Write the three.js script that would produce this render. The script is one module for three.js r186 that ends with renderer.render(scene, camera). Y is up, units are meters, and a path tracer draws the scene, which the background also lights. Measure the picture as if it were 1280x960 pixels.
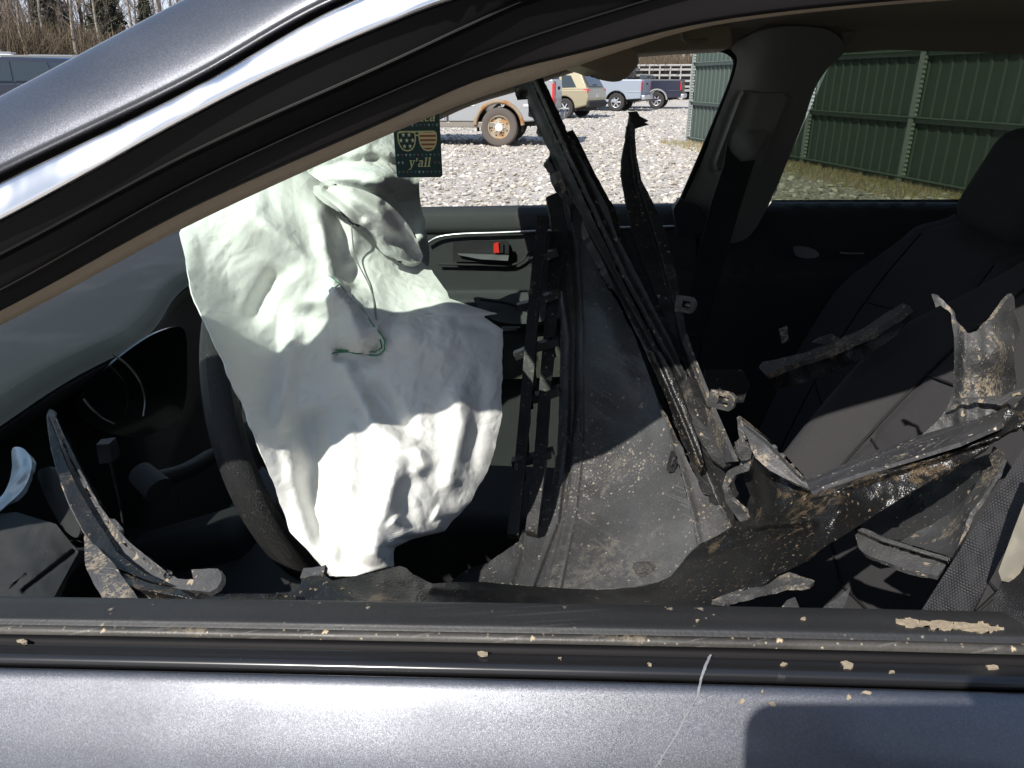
import * as THREE from 'three';
import { mergeGeometries, mergeVertices } from 'three/addons/utils/BufferGeometryUtils.js';
import { RoundedBoxGeometry } from 'three/addons/geometries/RoundedBoxGeometry.js';
import { MarchingCubes } from 'three/addons/objects/MarchingCubes.js';
import { ImprovedNoise } from 'three/addons/math/ImprovedNoise.js';

// ---------------------------------------------------------------- camera, sky, sun, exposure
const scene = new THREE.Scene();
const camera = new THREE.PerspectiveCamera(54.9, 4 / 3, 0.02, 600);
camera.rotation.order = 'YXZ';
camera.position.set(0, 1.37, 0.32);
camera.rotation.set(THREE.MathUtils.degToRad(-22.36), THREE.MathUtils.degToRad(4.5), 0);
camera.updateMatrixWorld(true);
const renderer = new THREE.WebGLRenderer();
renderer.toneMapping = THREE.LinearToneMapping;
renderer.toneMappingExposure = 1.95;
renderer.shadowMap.enabled = true;
const SUN = new THREE.Vector3(-0.32, 0.66, 0.68).normalize();
{
  const W = 512, H = 256, d = new Float32Array(W * H * 4);
  for (let j = 0; j < H; j++) for (let i = 0; i < W; i++) {
    const el = (j + 0.5) / H * Math.PI - Math.PI / 2, az = (i + 0.5) / W * 2 * Math.PI - Math.PI;
    const y = Math.sin(el), x = Math.cos(el) * Math.cos(az), z = Math.cos(el) * Math.sin(az);
    const t = Math.pow(Math.max(0, 1 - Math.max(0, y)), 4.5);
    const c = Math.max(0, x * SUN.x + y * SUN.y + z * SUN.z), g = 0.2 * Math.pow(c, 24) + 0.06 * Math.pow(c, 5);
    const k = (j * W + i) * 4;
    d[k] = 0.072 + 0.25 * t + g; d[k + 1] = 0.106 + 0.24 * t + g * 0.95; d[k + 2] = 0.175 + 0.205 * t + g * 0.85; d[k + 3] = 1;
    for (let q = 0; q < 3; q++) d[k + q] *= 1.75;
    if (y < 0) { d[k] = 0.12; d[k + 1] = 0.11; d[k + 2] = 0.10; }
  }
  const sky = new THREE.DataTexture(d, W, H, THREE.RGBAFormat, THREE.FloatType);
  sky.mapping = THREE.EquirectangularReflectionMapping; sky.magFilter = sky.minFilter = THREE.LinearFilter; sky.needsUpdate = true;
  scene.background = sky; scene.environment = sky;
}
const sun = new THREE.DirectionalLight(new THREE.Color(1, 0.955, 0.89), 3.2);
sun.position.copy(SUN).multiplyScalar(60); sun.castShadow = true;
Object.assign(sun.shadow.camera, { left: -30, right: 30, top: 30, bottom: -30, near: 1, far: 140 });
sun.shadow.mapSize.set(4096, 4096);
scene.add(sun, sun.target);

// ---------------------------------------------------------------- helpers
let seed = 7;
const rnd = () => { seed = (seed * 1664525 + 1013904223) >>> 0; return seed / 4294967296; };
const rr = (a, b) => a + (b - a) * rnd();
const V3 = (x, y, z) => new THREE.Vector3(x, y, z);
const RGB = (r, g, b) => new THREE.Color().setRGB(r, g, b);
const lerp = (a, b, t) => a + (b - a) * t, clamp = (x, a, b) => Math.min(b, Math.max(a, x));
const sstep = (a, b, x) => { const t = clamp((x - a) / (b - a), 0, 1); return t * t * (3 - 2 * t); };
const perlin = new ImprovedNoise();
const N3 = (x, y, z) => perlin.noise(x, y, z);
const fbm = (x, y, z, o = 4) => { let s = 0, a = 0.5; for (let i = 0; i < o; i++) { s += a * N3(x, y, z + i * 7.3); x *= 2.03; y *= 2.03; z *= 2.03; a *= 0.5; } return s; };
const C0 = camera.position.clone();
// sight line through a point of the 1280 x 960 survey grid
function ray(px, py) { return V3((px - 640) / 924, (480 - py) / 924, -1).applyQuaternion(camera.quaternion).normalize(); }
function atZ(px, py, z) { const r = ray(px, py); return C0.clone().addScaledVector(r, (z - C0.z) / r.z); }
function onPlane(px, py, p, n) { const r = ray(px, py); return C0.clone().addScaledVector(r, p.clone().sub(C0).dot(n) / r.dot(n)); }
function onGround(px, py, h = 0) { return onPlane(px, py, V3(0, h, 0), V3(0, 1, 0)); }
function along(px, dist) { const r = ray(px, 100); r.y = 0; r.normalize(); return V3(C0.x + r.x * dist, 0, C0.z + r.z * dist); }

const used = {};
function numbered(n) { used[n] = (used[n] ?? -1) + 1; return used[n] ? `${n}_${String(used[n]).padStart(3, '0')}` : n; }
function shadows(m) { m.castShadow = m.receiveShadow = true; return m; }
function tag(o, label, category, group, kind) { if (label) o.userData.label = label; if (category) o.userData.category = category; if (group) o.userData.group = group; if (kind) o.userData.kind = kind; return o; }
function thing(name, pos, label, category, group, turn = 0) {
  const g = new THREE.Group(); g.name = numbered(name); g.position.copy(pos); g.rotation.y = turn; scene.add(g);
  return tag(g, label, category, group);
}
function worldPos(o) { const p = V3(0, 0, 0); for (let q = o; q && q !== scene; q = q.parent) p.add(q.position); return p; }
// geometry given in world coordinates, added under an unturned parent
function part(name, geo, mat, parent, label) {
  const w = worldPos(parent); geo.translate(-w.x, -w.y, -w.z);
  const m = shadows(new THREE.Mesh(geo, mat)); m.name = name; parent.add(m);
  if (label) m.userData.label = label;
  return m;
}
function local(name, geo, mat, parent) { const m = shadows(new THREE.Mesh(geo, mat)); m.name = name; parent.add(m); return m; }
function merge(list) { return mergeGeometries(list.map(g => { const q = g.index ? g.toNonIndexed() : g; for (const k of Object.keys(q.attributes)) if (!['position', 'normal', 'uv'].includes(k)) q.deleteAttribute(k); return q; })); }

// solve a small dense system
function solve(A, b) {
  const n = b.length;
  for (let i = 0; i < n; i++) {
    let p = i; for (let k = i + 1; k < n; k++) if (Math.abs(A[k][i]) > Math.abs(A[p][i])) p = k;
    [A[i], A[p]] = [A[p], A[i]]; [b[i], b[p]] = [b[p], b[i]];
    for (let k = i + 1; k < n; k++) { const f = A[k][i] / A[i][i]; if (!f) continue; for (let c = i; c < n; c++) A[k][c] -= f * A[i][c]; b[k] -= f * b[i]; }
  }
  for (let i = n - 1; i >= 0; i--) { for (let c = i + 1; c < n; c++) b[i] -= A[i][c] * b[c]; b[i] /= A[i][i]; }
  return b;
}
// smooth depth through given points [px, py, z]
function depthField(pts) {
  const S = 300, n = pts.length, phi = (dx, dy) => { const r2 = (dx * dx + dy * dy) / (S * S); return r2 < 1e-9 ? 0 : r2 * Math.log(r2) * 0.5; };
  const A = [], b = [];
  for (let i = 0; i < n; i++) { A.push([...pts.map(q => phi(pts[i][0] - q[0], pts[i][1] - q[1])), 1, pts[i][0] / S, pts[i][1] / S]); A[i][i] += 1e-4; b.push(pts[i][2]); }
  A.push([...pts.map(() => 1), 0, 0, 0]); A.push([...pts.map(q => q[0] / S), 0, 0, 0]); A.push([...pts.map(q => q[1] / S), 0, 0, 0]); b.push(0, 0, 0);
  const w = solve(A, b);
  return (x, y) => { let s = w[n] + w[n + 1] * x / S + w[n + 2] * y / S; for (let i = 0; i < n; i++) s += w[i] * phi(x - pts[i][0], y - pts[i][1]); return s; };
}
// signed distance to a polyline (positive on its right-hand side as it runs) and share of its length
function lineDist(pts, x, y) {
  let best = 1e9, sg = 1, at = 0, L = 0, tot = 0;
  for (let i = 0; i < pts.length - 1; i++) tot += Math.hypot(pts[i + 1][0] - pts[i][0], pts[i + 1][1] - pts[i][1]);
  for (let i = 0; i < pts.length - 1; i++) {
    const [ax, ay] = pts[i], bx = pts[i + 1][0] - ax, by = pts[i + 1][1] - ay, l = Math.hypot(bx, by);
    const t = clamp(((x - ax) * bx + (y - ay) * by) / (l * l), 0, 1), d = Math.hypot(x - ax - bx * t, y - ay - by * t);
    if (d < best) { best = d; sg = bx * (y - ay) - by * (x - ax) > 0 ? 1 : -1; at = (L + t * l) / tot; }
    L += l;
  }
  return [best * sg, at];
}
function reliefFn(ribs = []) {
  const f = (x, y) => {
    let z = 0;
    for (const r of ribs) {
      const [d, t] = lineDist(r.p, x, y);
      const end = r.fade ? sstep(0, r.fade, t) * sstep(0, r.fade, 1 - t) : 1;
      if (r.step) z += r.a * sstep(-r.w, r.w, d) * end; else z += r.a * Math.exp(-d * d / (r.w * r.w)) * end;
    }
    return z;
  };
  f.ribs = ribs; return f;
}
function jag(outline, step, amt, sd) {
  const out = [];
  for (let i = 0; i < outline.length; i++) {
    const a = outline[i], b = outline[(i + 1) % outline.length], l = Math.hypot(b[0] - a[0], b[1] - a[1]), n = Math.max(1, Math.round(l / step));
    for (let k = 0; k < n; k++) {
      const t = k / n, x = lerp(a[0], b[0], t), y = lerp(a[1], b[1], t), e = amt * (fbm(x * 0.09 + sd, y * 0.09, sd * 1.7, 2) * 1.6 + (rnd() - 0.5) * 0.7);
      out.push([x + (b[1] - a[1]) / l * e, y - (b[0] - a[0]) / l * e]);
    }
  }
  return out;
}
function smoothLine(p, n, closed = false) {
  const c = new THREE.CatmullRomCurve3(p.map(q => V3(q[0], q[1], q[2] ?? 0)), closed, 'centripetal');
  return c.getPoints(n).map(q => p[0].length > 2 ? [q.x, q.y, q.z] : [q.x, q.y]);
}
// triangulated plate with thickness: outline in survey coordinates, depth from a field
function plate(outline, depth, o = {}) {
  const { thick = 0.003, maxL = 9, relief, noise = 0.0015, nf = 0.04, holes = [], jags = 0, jstep = 6, onlyRim = false } = o;
  const ribs = relief?.ribs ?? []; const lim = (x, y) => { let l = maxL; for (const r of ribs) { const d = Math.abs(lineDist(r.p, x, y)[0]); if (d < r.w * 2.2) l = Math.min(l, Math.max(1.6, r.w * 0.75)); } return l; };
  const field = typeof depth === 'function' ? depth : depthField(depth);
  if (jags) outline = jag(outline, jstep, jags, outline[0][0] * 0.013);
  const c2 = outline.map(q => new THREE.Vector2(q[0], -q[1])); let rev = THREE.ShapeUtils.area(c2) < 0; if (rev) c2.reverse();
  const h2 = holes.map(h => { const k = h.map(q => new THREE.Vector2(q[0], -q[1])); if (THREE.ShapeUtils.area(k) > 0) k.reverse(); return k; });
  let tri = THREE.ShapeUtils.triangulateShape(c2, h2);
  const P = [...c2, ...h2.flat()].map(q => [q.x, -q.y]);
  for (let it = 0; it < 9; it++) {
    const mid = new Map(), key = (a, b) => a < b ? a * 1e6 + b : b * 1e6 + a; let did = false;
    const m = (a, b) => {
      const el = Math.hypot(P[a][0] - P[b][0], P[a][1] - P[b][1]); if (el <= 1.6 || (el <= maxL && (!ribs.length || el <= lim((P[a][0] + P[b][0]) / 2, (P[a][1] + P[b][1]) / 2)))) return -1;
      const k = key(a, b); if (!mid.has(k)) { P.push([(P[a][0] + P[b][0]) / 2, (P[a][1] + P[b][1]) / 2]); mid.set(k, P.length - 1); } did = true; return mid.get(k);
    };
    const out = [];
    for (const [a, b, c] of tri) {
      const ab = m(a, b), bc = m(b, c), ca = m(c, a), n = (ab >= 0) + (bc >= 0) + (ca >= 0);
      if (n === 0) out.push([a, b, c]);
      else if (n === 3) out.push([a, ab, ca], [ab, b, bc], [ca, bc, c], [ab, bc, ca]);
      else if (n === 1) { if (ab >= 0) out.push([a, ab, c], [ab, b, c]); else if (bc >= 0) out.push([a, b, bc], [a, bc, c]); else out.push([a, b, ca], [ca, b, c]); }
      else if (ab < 0) out.push([c, ca, bc], [a, b, bc], [a, bc, ca]);
      else if (bc < 0) out.push([a, ab, ca], [ab, b, c], [ab, c, ca]);
      else out.push([b, bc, ab], [a, ab, bc], [a, bc, c]);
    }
    tri = out;
    for (let f = 0; f < 3; f++) { // Delaunay flips
      const em = new Map();
      tri.forEach((t, i) => { for (let k = 0; k < 3; k++) { const q = key(t[k], t[(k + 1) % 3]); (em.get(q) ?? em.set(q, []).get(q)).push(i); } });
      const dirty = new Set();
      for (const [, ts] of em) {
        if (ts.length !== 2 || dirty.has(ts[0]) || dirty.has(ts[1])) continue;
        const A = tri[ts[0]], B = tri[ts[1]];
        const k = [0, 1, 2].find(k => B.includes(A[k]) && B.includes(A[(k + 1) % 3])), a = A[k], b = A[(k + 1) % 3], c = A[(k + 2) % 3], d = B.find(q => q !== a && q !== b);
        const ang = (p, q, r) => { const ux = P[q][0] - P[p][0], uy = P[q][1] - P[p][1], vx = P[r][0] - P[p][0], vy = P[r][1] - P[p][1]; return Math.acos(clamp((ux * vx + uy * vy) / (Math.hypot(ux, uy) * Math.hypot(vx, vy) + 1e-12), -1, 1)); };
        if (ang(c, a, b) + ang(d, a, b) > Math.PI + 1e-4) {
          const cr = (p, q, r) => (P[q][0] - P[p][0]) * (P[r][1] - P[p][1]) - (P[q][1] - P[p][1]) * (P[r][0] - P[p][0]);
          if (cr(c, a, d) * cr(c, d, b) > 0 && cr(a, b, c) * cr(c, a, d) > 0) { tri[ts[0]] = [c, a, d]; tri[ts[1]] = [c, d, b]; dirty.add(ts[0]); dirty.add(ts[1]); }
        }
      }
    }
    if (!did) break;
  }
  const n = P.length, Q = P.map(([x, y]) => {
    const z = field(x, y) + (relief ? relief(x, y) : 0) + noise * 2 * fbm(x * nf, y * nf, 3.1, 3);
    return atZ(x, y, z);
  });
  return solid(Q, tri, thick, { ...o, boxUV: true });
}
// front triangles (counter-clockwise towards the eye) -> closed plate; uv in metres on the plate's own plane
function solid(Q, tri, thick, o = {}) {
  const n = Q.length, nor = Q.map(() => V3(0, 0, 0)), e1 = V3(0, 0, 0), e2 = V3(0, 0, 0), mean = V3(0, 0, 0);
  for (const [a, b, c] of tri) { e1.subVectors(Q[b], Q[a]); e2.subVectors(Q[c], Q[a]); e1.cross(e2); nor[a].add(e1); nor[b].add(e1); nor[c].add(e1); mean.add(e1); }
  nor.forEach(q => q.normalize()); mean.normalize();
  const ax = Math.abs(mean.y) < 0.95 ? V3(0, 1, 0).cross(mean).normalize() : V3(1, 0, 0), ay = mean.clone().cross(ax);
  const pos = [], nrm = [], uv = [], idx = [];
  const put = (q, m) => { pos.push(q.x, q.y, q.z); nrm.push(m.x, m.y, m.z); uv.push(q.dot(ax), q.dot(ay)); return pos.length / 3 - 1; };
  const back = Q.map((q, i) => q.clone().addScaledVector(nor[i], -(typeof thick === 'function' ? thick(i) : thick)));
  Q.forEach((q, i) => put(q, nor[i])); back.forEach((q, i) => put(q, nor[i].clone().negate()));
  const ed = new Map();
  for (const [a, b, c] of tri) {
    idx.push(a, b, c, n + a, n + c, n + b);
    for (const [p, q] of [[a, b], [b, c], [c, a]]) { if (ed.has(q * 1e6 + p)) ed.delete(q * 1e6 + p); else ed.set(p * 1e6 + q, [p, q]); }
  }
  for (const [, [p, q]] of ed) {
    const d = Q[q].clone().sub(Q[p]), m = d.cross(nor[p]).normalize();
    const a = put(Q[p], m), b = put(Q[q], m), c = put(back[q], m), e = put(back[p], m);
    idx.push(a, e, b, b, e, c);
  }
  const g = new THREE.BufferGeometry();
  g.setAttribute('position', new THREE.Float32BufferAttribute(pos, 3)); g.setAttribute('normal', new THREE.Float32BufferAttribute(nrm, 3)); g.setAttribute('uv', new THREE.Float32BufferAttribute(uv, 2)); g.setIndex(idx);
  if (!o.boxUV) return g;
  const q = g.toNonIndexed(), p = q.attributes.position, u = q.attributes.uv, az = mean, a0 = V3(0, 0, 0), b0 = V3(0, 0, 0), c0 = V3(0, 0, 0);
  for (let i = 0; i < p.count; i += 3) {
    a0.fromBufferAttribute(p, i); b0.fromBufferAttribute(p, i + 1); c0.fromBufferAttribute(p, i + 2);
    const m = b0.clone().sub(a0).cross(c0.clone().sub(a0)), x = Math.abs(m.dot(ax)), y = Math.abs(m.dot(ay)), z = Math.abs(m.dot(az)) * 1.3, k = z >= x && z >= y ? 0 : x > y ? 1 : 2;
    for (let j = 0; j < 3; j++) { const v = [a0, b0, c0][j]; u.setXY(i + j, k === 1 ? v.dot(az) : v.dot(ax), k === 2 ? v.dot(az) : v.dot(ay)); }
  }
  return q;
}
// surface over a grid of points rows[j][i]; u runs along i
function gridSurf(rows, o = {}) {
  const nv = rows.length, nu = rows[0].length, pos = [], uv = [], idx = [];
  let vv = 0;
  for (let j = 0; j < nv; j++) {
    let uu = 0; if (j) vv += rows[j][nu >> 1].distanceTo(rows[j - 1][nu >> 1]);
    for (let i = 0; i < nu; i++) { if (i) uu += rows[j][i].distanceTo(rows[j][i - 1]); pos.push(rows[j][i].x, rows[j][i].y, rows[j][i].z); uv.push(uu, vv); }
  }
  for (let j = 0; j < nv - 1; j++) for (let i = 0; i < nu - 1; i++) { const a = j * nu + i, b = a + 1, c = a + nu, d = c + 1; if (o.flip) idx.push(a, b, c, b, d, c); else idx.push(a, c, b, b, c, d); }
  const g = new THREE.BufferGeometry();
  g.setAttribute('position', new THREE.Float32BufferAttribute(pos, 3)); g.setAttribute('uv', new THREE.Float32BufferAttribute(uv, 2)); g.setIndex(idx); g.computeVertexNormals();
  if (o.thick) {
    const Q = [], tri = []; for (let i = 0; i < pos.length; i += 3) Q.push(V3(pos[i], pos[i + 1], pos[i + 2]));
    for (let i = 0; i < idx.length; i += 3) tri.push([idx[i], idx[i + 1], idx[i + 2]]);
    const s = solid(Q, tri, o.thick), u2 = s.attributes.uv; for (let i = 0; i < Q.length; i++) { u2.setXY(i, uv[2 * i], uv[2 * i + 1]); }
    return s;
  }
  return g;
}
function rail(pts, n) { return new THREE.CatmullRomCurve3(pts, false, 'centripetal').getSpacedPoints(n - 1); }
// rails (arrays of points along) -> surface across them; sub = points between rails, smooth = rounded across
function loft(rails, n, o = {}) {
  const R = rails.map(r => rail(r, n)); let rows = R;
  if (o.smooth) {
    const m = (R.length - 1) * o.smooth + 1; rows = Array.from({ length: m }, () => []);
    for (let i = 0; i < n; i++) { const c = new THREE.CatmullRomCurve3(R.map(r => r[i]), false, 'centripetal'); for (let j = 0; j < m; j++) rows[j].push(c.getPoint(j / (m - 1))); }
  }
  return gridSurf(rows, o);
}
function tube(pts, r, seg = 24, rad = 6) { return new THREE.TubeGeometry(new THREE.CatmullRomCurve3(pts, false, 'centripetal'), seg, r, rad, false); }
function box(w, h, d, x = 0, y = 0, z = 0, r = 0) { const g = r ? new RoundedBoxGeometry(w, h, d, 2, r) : new THREE.BoxGeometry(w, h, d); g.translate(x, y, z); return g; }

// ---------------------------------------------------------------- textures
const fr = x => x - Math.floor(x);
const hash = (i, j, s) => { let h = (i * 374761393 + j * 668265263 + s * 1442695041) | 0; h = Math.imul(h ^ (h >>> 13), 1274126177); return ((h ^ (h >>> 16)) >>> 0) / 4294967296; };
function vnoise(x, y, p, s) { const i = Math.floor(x), j = Math.floor(y), u = x - i, v = y - j, a = u * u * (3 - 2 * u), b = v * v * (3 - 2 * v), m = q => ((q % p) + p) % p; return lerp(lerp(hash(m(i), m(j), s), hash(m(i + 1), m(j), s), a), lerp(hash(m(i), m(j + 1), s), hash(m(i + 1), m(j + 1), s), a), b); }
function tfbm(u, v, p, s, o = 4) { let t = 0, a = 0.5; for (let k = 0; k < o; k++) { t += a * vnoise(u * p, v * p, p, s + k); p *= 2; a *= 0.5; } return t / (1 - Math.pow(0.5, o)); }
function makeTex(n, fn, srgb, rep = 1) {
  const d = new Uint8Array(n * n * 4);
  for (let j = 0; j < n; j++) for (let i = 0; i < n; i++) {
    let c = fn((i + 0.5) / n, (j + 0.5) / n, i, j); const k = (j * n + i) * 4;
    if (typeof c === 'number') c = [c, c, c];
    for (let q = 0; q < 3; q++) { let x = clamp(c[q], 0, 1); if (srgb) x = x <= 0.0031308 ? 12.92 * x : 1.055 * Math.pow(x, 1 / 2.4) - 0.055; d[k + q] = x * 255; }
    d[k + 3] = 255;
  }
  return finish(new THREE.DataTexture(d, n, n), srgb, rep);
}
function finish(t, srgb, rep) { t.wrapS = t.wrapT = THREE.RepeatWrapping; t.magFilter = THREE.LinearFilter; t.minFilter = THREE.LinearMipmapLinearFilter; t.generateMipmaps = true; if (srgb) t.colorSpace = THREE.SRGBColorSpace; t.repeat.set(rep, rep); t.needsUpdate = true; return t; }
// black moulded plastic with dried mud: fine specks, blobs, smears; returns {map, rough, bump}
function mudTex(n, o) {
  const mud = new Float32Array(n * n), { specks, big, smear, sd } = o; seed = sd;
  const blob = (cx, cy, r, el, an, k) => {
    const R = Math.ceil(r * el * 1.5), ph = rr(0, 6), ca = Math.cos(an), sa = Math.sin(an);
    for (let y = -R; y <= R; y++) for (let x = -R; x <= R; x++) {
      const a = (x * ca + y * sa) / el, b = -x * sa + y * ca, th = Math.atan2(b, a), d = Math.hypot(a, b), e = r * (1 + 0.25 * Math.sin(3 * th + ph) + 0.2 * Math.sin(5 * th + ph * 2));
      const m = sstep(e + 0.8, e - 0.8, d) * k; if (m > 0) { const q = (((cy + y) | 0) % n + n) % n * n + (((cx + x) | 0) % n + n) % n; mud[q] = Math.max(mud[q], m); }
    }
  };
  const dens = (u, v) => 0.8 * sstep(0.45, 0.72, tfbm(u, v, 5, sd));
  for (let i = 0; i < specks; i++) { const u = rnd(), v = rnd(); if (rnd() > 0.12 + dens(u, v)) continue; const r = 0.5 + 2.6 * Math.pow(rnd(), 7); blob(u * n, v * n, r, rr(1, 1.5), rr(0, 3), rr(0.35, 1)); }
  for (let i = 0; i < big; i++) { const u = rnd(), v = rnd(); blob(u * n, v * n, rr(2.5, 7), rr(1, 1.6), rr(0, 3), rr(0.5, 1)); }
  const map = makeTex(n, (u, v, i, j) => {
    let m = mud[j * n + i]; const grain = vnoise(u * n / 2, v * n / 2, n / 2, 5);
    if (smear) { const s = sstep(o.smearAt, o.smearAt + 0.12, tfbm(u, v, 6, sd + 3, 5) + 0.16 * (tfbm(fr(u + 0.3), v, 48, sd + 9, 2) - 0.5)); m = Math.max(m, s * smear * (0.35 + 0.65 * grain) * sstep(0.35, 0.6, vnoise(u * 90, v * 90, 90, 4) * 0.6 + grain * 0.4)); }
    const haze = o.haze * tfbm(u, v, 5, sd + 11, 5) * (0.6 + 0.4 * grain), scr = o.scr * sstep(0.78, 0.8, vnoise(u * 8 + v * 3, v * n / 3 + u * 40, n / 3 | 0, 8)) * sstep(0.5, 0.7, tfbm(u, v, 5, sd + 2));
    const t = 0.8 + 0.4 * tfbm(u, v, 16, 2), b = o.base + haze + scr;
    const mc = o.mc ?? [0.36, 0.305, 0.225]; return [lerp(b, mc[0] * t, m), lerp(b * 1.0, mc[1] * t, m), lerp(b * 1.02, mc[2] * t, m)];
  }, true, o.rep);
  const rough = makeTex(n, (u, v, i, j) => clamp(o.rough + 0.25 * (tfbm(u, v, 9, sd + 21, 4) - 0.5) + 0.5 * mud[j * n + i], 0.1, 1), false, o.rep);
  const bump = makeTex(n, (u, v, i, j) => 0.3 * vnoise(u * n / 2, v * n / 2, n / 2, 15) + 0.7 * mud[j * n + i], false, o.rep);
  return { map, roughnessMap: rough, bumpMap: bump };
}
const T = {};
T.panelMud = mudTex(1024, { specks: 26000, big: 26, smear: 0.3, smearAt: 0.64, sd: 11, haze: 0.13, scr: 0.04, base: 0.018, rough: 0.42, rep: 2.2, mc: [0.34, 0.31, 0.25] });
T.lightMud = mudTex(512, { specks: 2600, big: 5, smear: 0.25, smearAt: 0.68, sd: 23, haze: 0.03, scr: 0.03, base: 0.010, rough: 0.5, rep: 4 });
T.glossMud = mudTex(1024, { specks: 12000, big: 30, smear: 0.6, smearAt: 0.6, sd: 37, haze: 0.008, scr: 0.0, base: 0.006, rough: 0.34, rep: 3, mc: [0.2, 0.145, 0.085] });
T.edgeMud = mudTex(512, { specks: 4500, big: 34, smear: 0.85, smearAt: 0.53, sd: 41, haze: 0.10, scr: 0.07, base: 0.022, rough: 0.6, rep: 5, mc: [0.34, 0.28, 0.2] });
T.sillMud = mudTex(1024, { specks: 1500, big: 9, smear: 0.8, smearAt: 0.70, sd: 53, haze: 0.022, scr: 0.02, base: 0.014, rough: 0.5, rep: 1.7 });
T.grain = makeTex(512, (u, v) => { let b = 9, b2 = 9; const p = 60, x = u * p, y = v * p, i = Math.floor(x), j = Math.floor(y); for (let a = -1; a <= 1; a++) for (let c = -1; c <= 1; c++) { const m = q => ((q % p) + p) % p, d = Math.hypot(i + a + hash(m(i + a), m(j + c), 3) - x, j + c + hash(m(i + a), m(j + c), 4) - y); if (d < b) { b2 = b; b = d; } else if (d < b2) b2 = d; } return sstep(0, 0.35, b2 - b); }, false, 14);
T.flake = makeTex(512, (u, v, i, j) => { const a = hash(i, j, 1) - 0.5, b = hash(i, j, 2) - 0.5, k = 0.55; return [0.5 + a * k, 0.5 + b * k, 1]; }, false, 9);
T.paintCol = makeTex(512, (u, v, i, j) => { const h = hash(i >> 1, j >> 1, 9), s = 0.9 + 0.2 * h * h + 0.2 * (tfbm(u, v, 6, 4) - 0.5); return [0.118 * s, 0.122 * s, 0.136 * s]; }, true, 5);
T.paintRough = makeTex(512, (u, v) => 0.5 + 0.16 * tfbm(u, v, 8, 6, 5), false, 3);
T.weave = makeTex(256, (u, v) => { const x = u * 64, y = v * 64; return 0.5 + 0.25 * Math.sin(x * 6.2832) * (((Math.floor(y) & 1) ? 1 : -1)) + 0.25 * Math.sin(y * 6.2832); }, false, 22);
const facetT = (u, v, p, sd) => { const X = u * p, Y = v * p, i = Math.floor(X), j = Math.floor(Y), a = X - i, b = Y - j, m = q => ((q % p) + p) % p, H = (k, l) => hash(m(i + k), m(j + l), sd), f = hash(m(i), m(j), sd + 50) > 0.5; if (f) return a + b < 1 ? H(0, 0) + a * (H(1, 0) - H(0, 0)) + b * (H(0, 1) - H(0, 0)) : H(1, 1) + (1 - a) * (H(0, 1) - H(1, 1)) + (1 - b) * (H(1, 0) - H(1, 1)); return a > b ? H(0, 0) + a * (H(1, 0) - H(0, 0)) + b * (H(1, 1) - H(1, 0)) : H(0, 0) + b * (H(0, 1) - H(0, 0)) + a * (H(1, 1) - H(0, 1)); };
T.crumple = makeTex(1024, (u, v) => { const wu = u + 0.03 * (tfbm(u, v, 4, 91, 3) - 0.5), wv = v + 0.03 * (tfbm(u, v, 4, 95, 3) - 0.5), m = sstep(0.38, 0.6, tfbm(u, v, 3, 99, 3)); return 0.5 * facetT(wu, wv, 9, 201) + (0.10 + 0.26 * m) * facetT(wu, wv, 19, 202) + (0.04 + 0.16 * m) * facetT(wu, wv, 41, 203) + 0.05 * (0.5 + 0.25 * Math.sin(u * 6.2832 * 256) + 0.25 * Math.sin(v * 6.2832 * 256)) + 0.04 * tfbm(u, v, 64, 97, 2); }, false, 4.5);
T.fabric = makeTex(512, (u, v, i, j) => { const h = hash(i, j, 6), g = 0.5 + 0.5 * Math.sin((u + v) * 6.2832 * 80) * Math.sin((u - v) * 6.2832 * 80); const c = 0.021 + 0.014 * h + 0.01 * g + 0.016 * (hash(i >> 1, j >> 1, 8) > 0.93); return [c * 1.06, c, c * 1.08]; }, true, 9);
T.webbing = makeTex(256, (u, v) => { const r = 0.5 + 0.5 * Math.cos(v * 6.2832 * 32), q = 0.5 + 0.5 * Math.sin(6.2832 * (u * 32 + 0.5 * Math.floor(v * 32))); return r * 0.65 + q * 0.35; }, false, 18);
T.smudge = makeTex(512, (u, v) => clamp(0.2 + 0.35 * sstep(0.4, 0.85, tfbm(u, v, 6, 12, 4)), 0, 1), false, 4);
T.gravel = makeTex(1024, (u, v) => {
  let b = 9, b2 = 9, id = 0; const p = 46, x = u * p, y = v * p, i = Math.floor(x), j = Math.floor(y);
  for (let a = -1; a <= 1; a++) for (let c = -1; c <= 1; c++) { const m = q => ((q % p) + p) % p, h = hash(m(i + a), m(j + c), 31), d = Math.hypot(i + a + h - x, j + c + hash(m(i + a), m(j + c), 32) - y); if (d < b) { b2 = b; b = d; id = hash(m(i + a), m(j + c), 33); } else if (d < b2) b2 = d; }
  const t = sstep(0.02, 0.22, b2 - b), l = lerp(0.3, 0.32 + 0.26 * id, t) * (0.8 + 0.4 * tfbm(u, v, 6, 34)); const w = fr(id * 17.3);
  return [l * (1.03 + 0.06 * w), l * 0.97, l * (0.91 - 0.08 * w)];
}, true, 1);
T.gravelH = makeTex(512, (u, v) => tfbm(u, v, 24, 35, 4), false, 1);
T.rust = makeTex(256, (u, v) => { const a = tfbm(u, v, 5, 44, 5), m = sstep(0.42, 0.6, a), h = vnoise(u * 60, v * 60, 60, 3); return [lerp(0.33, 0.30 + 0.1 * h, m), lerp(0.29, 0.14 + 0.06 * h, m), lerp(0.22, 0.05, m)]; }, true, 3);
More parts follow.
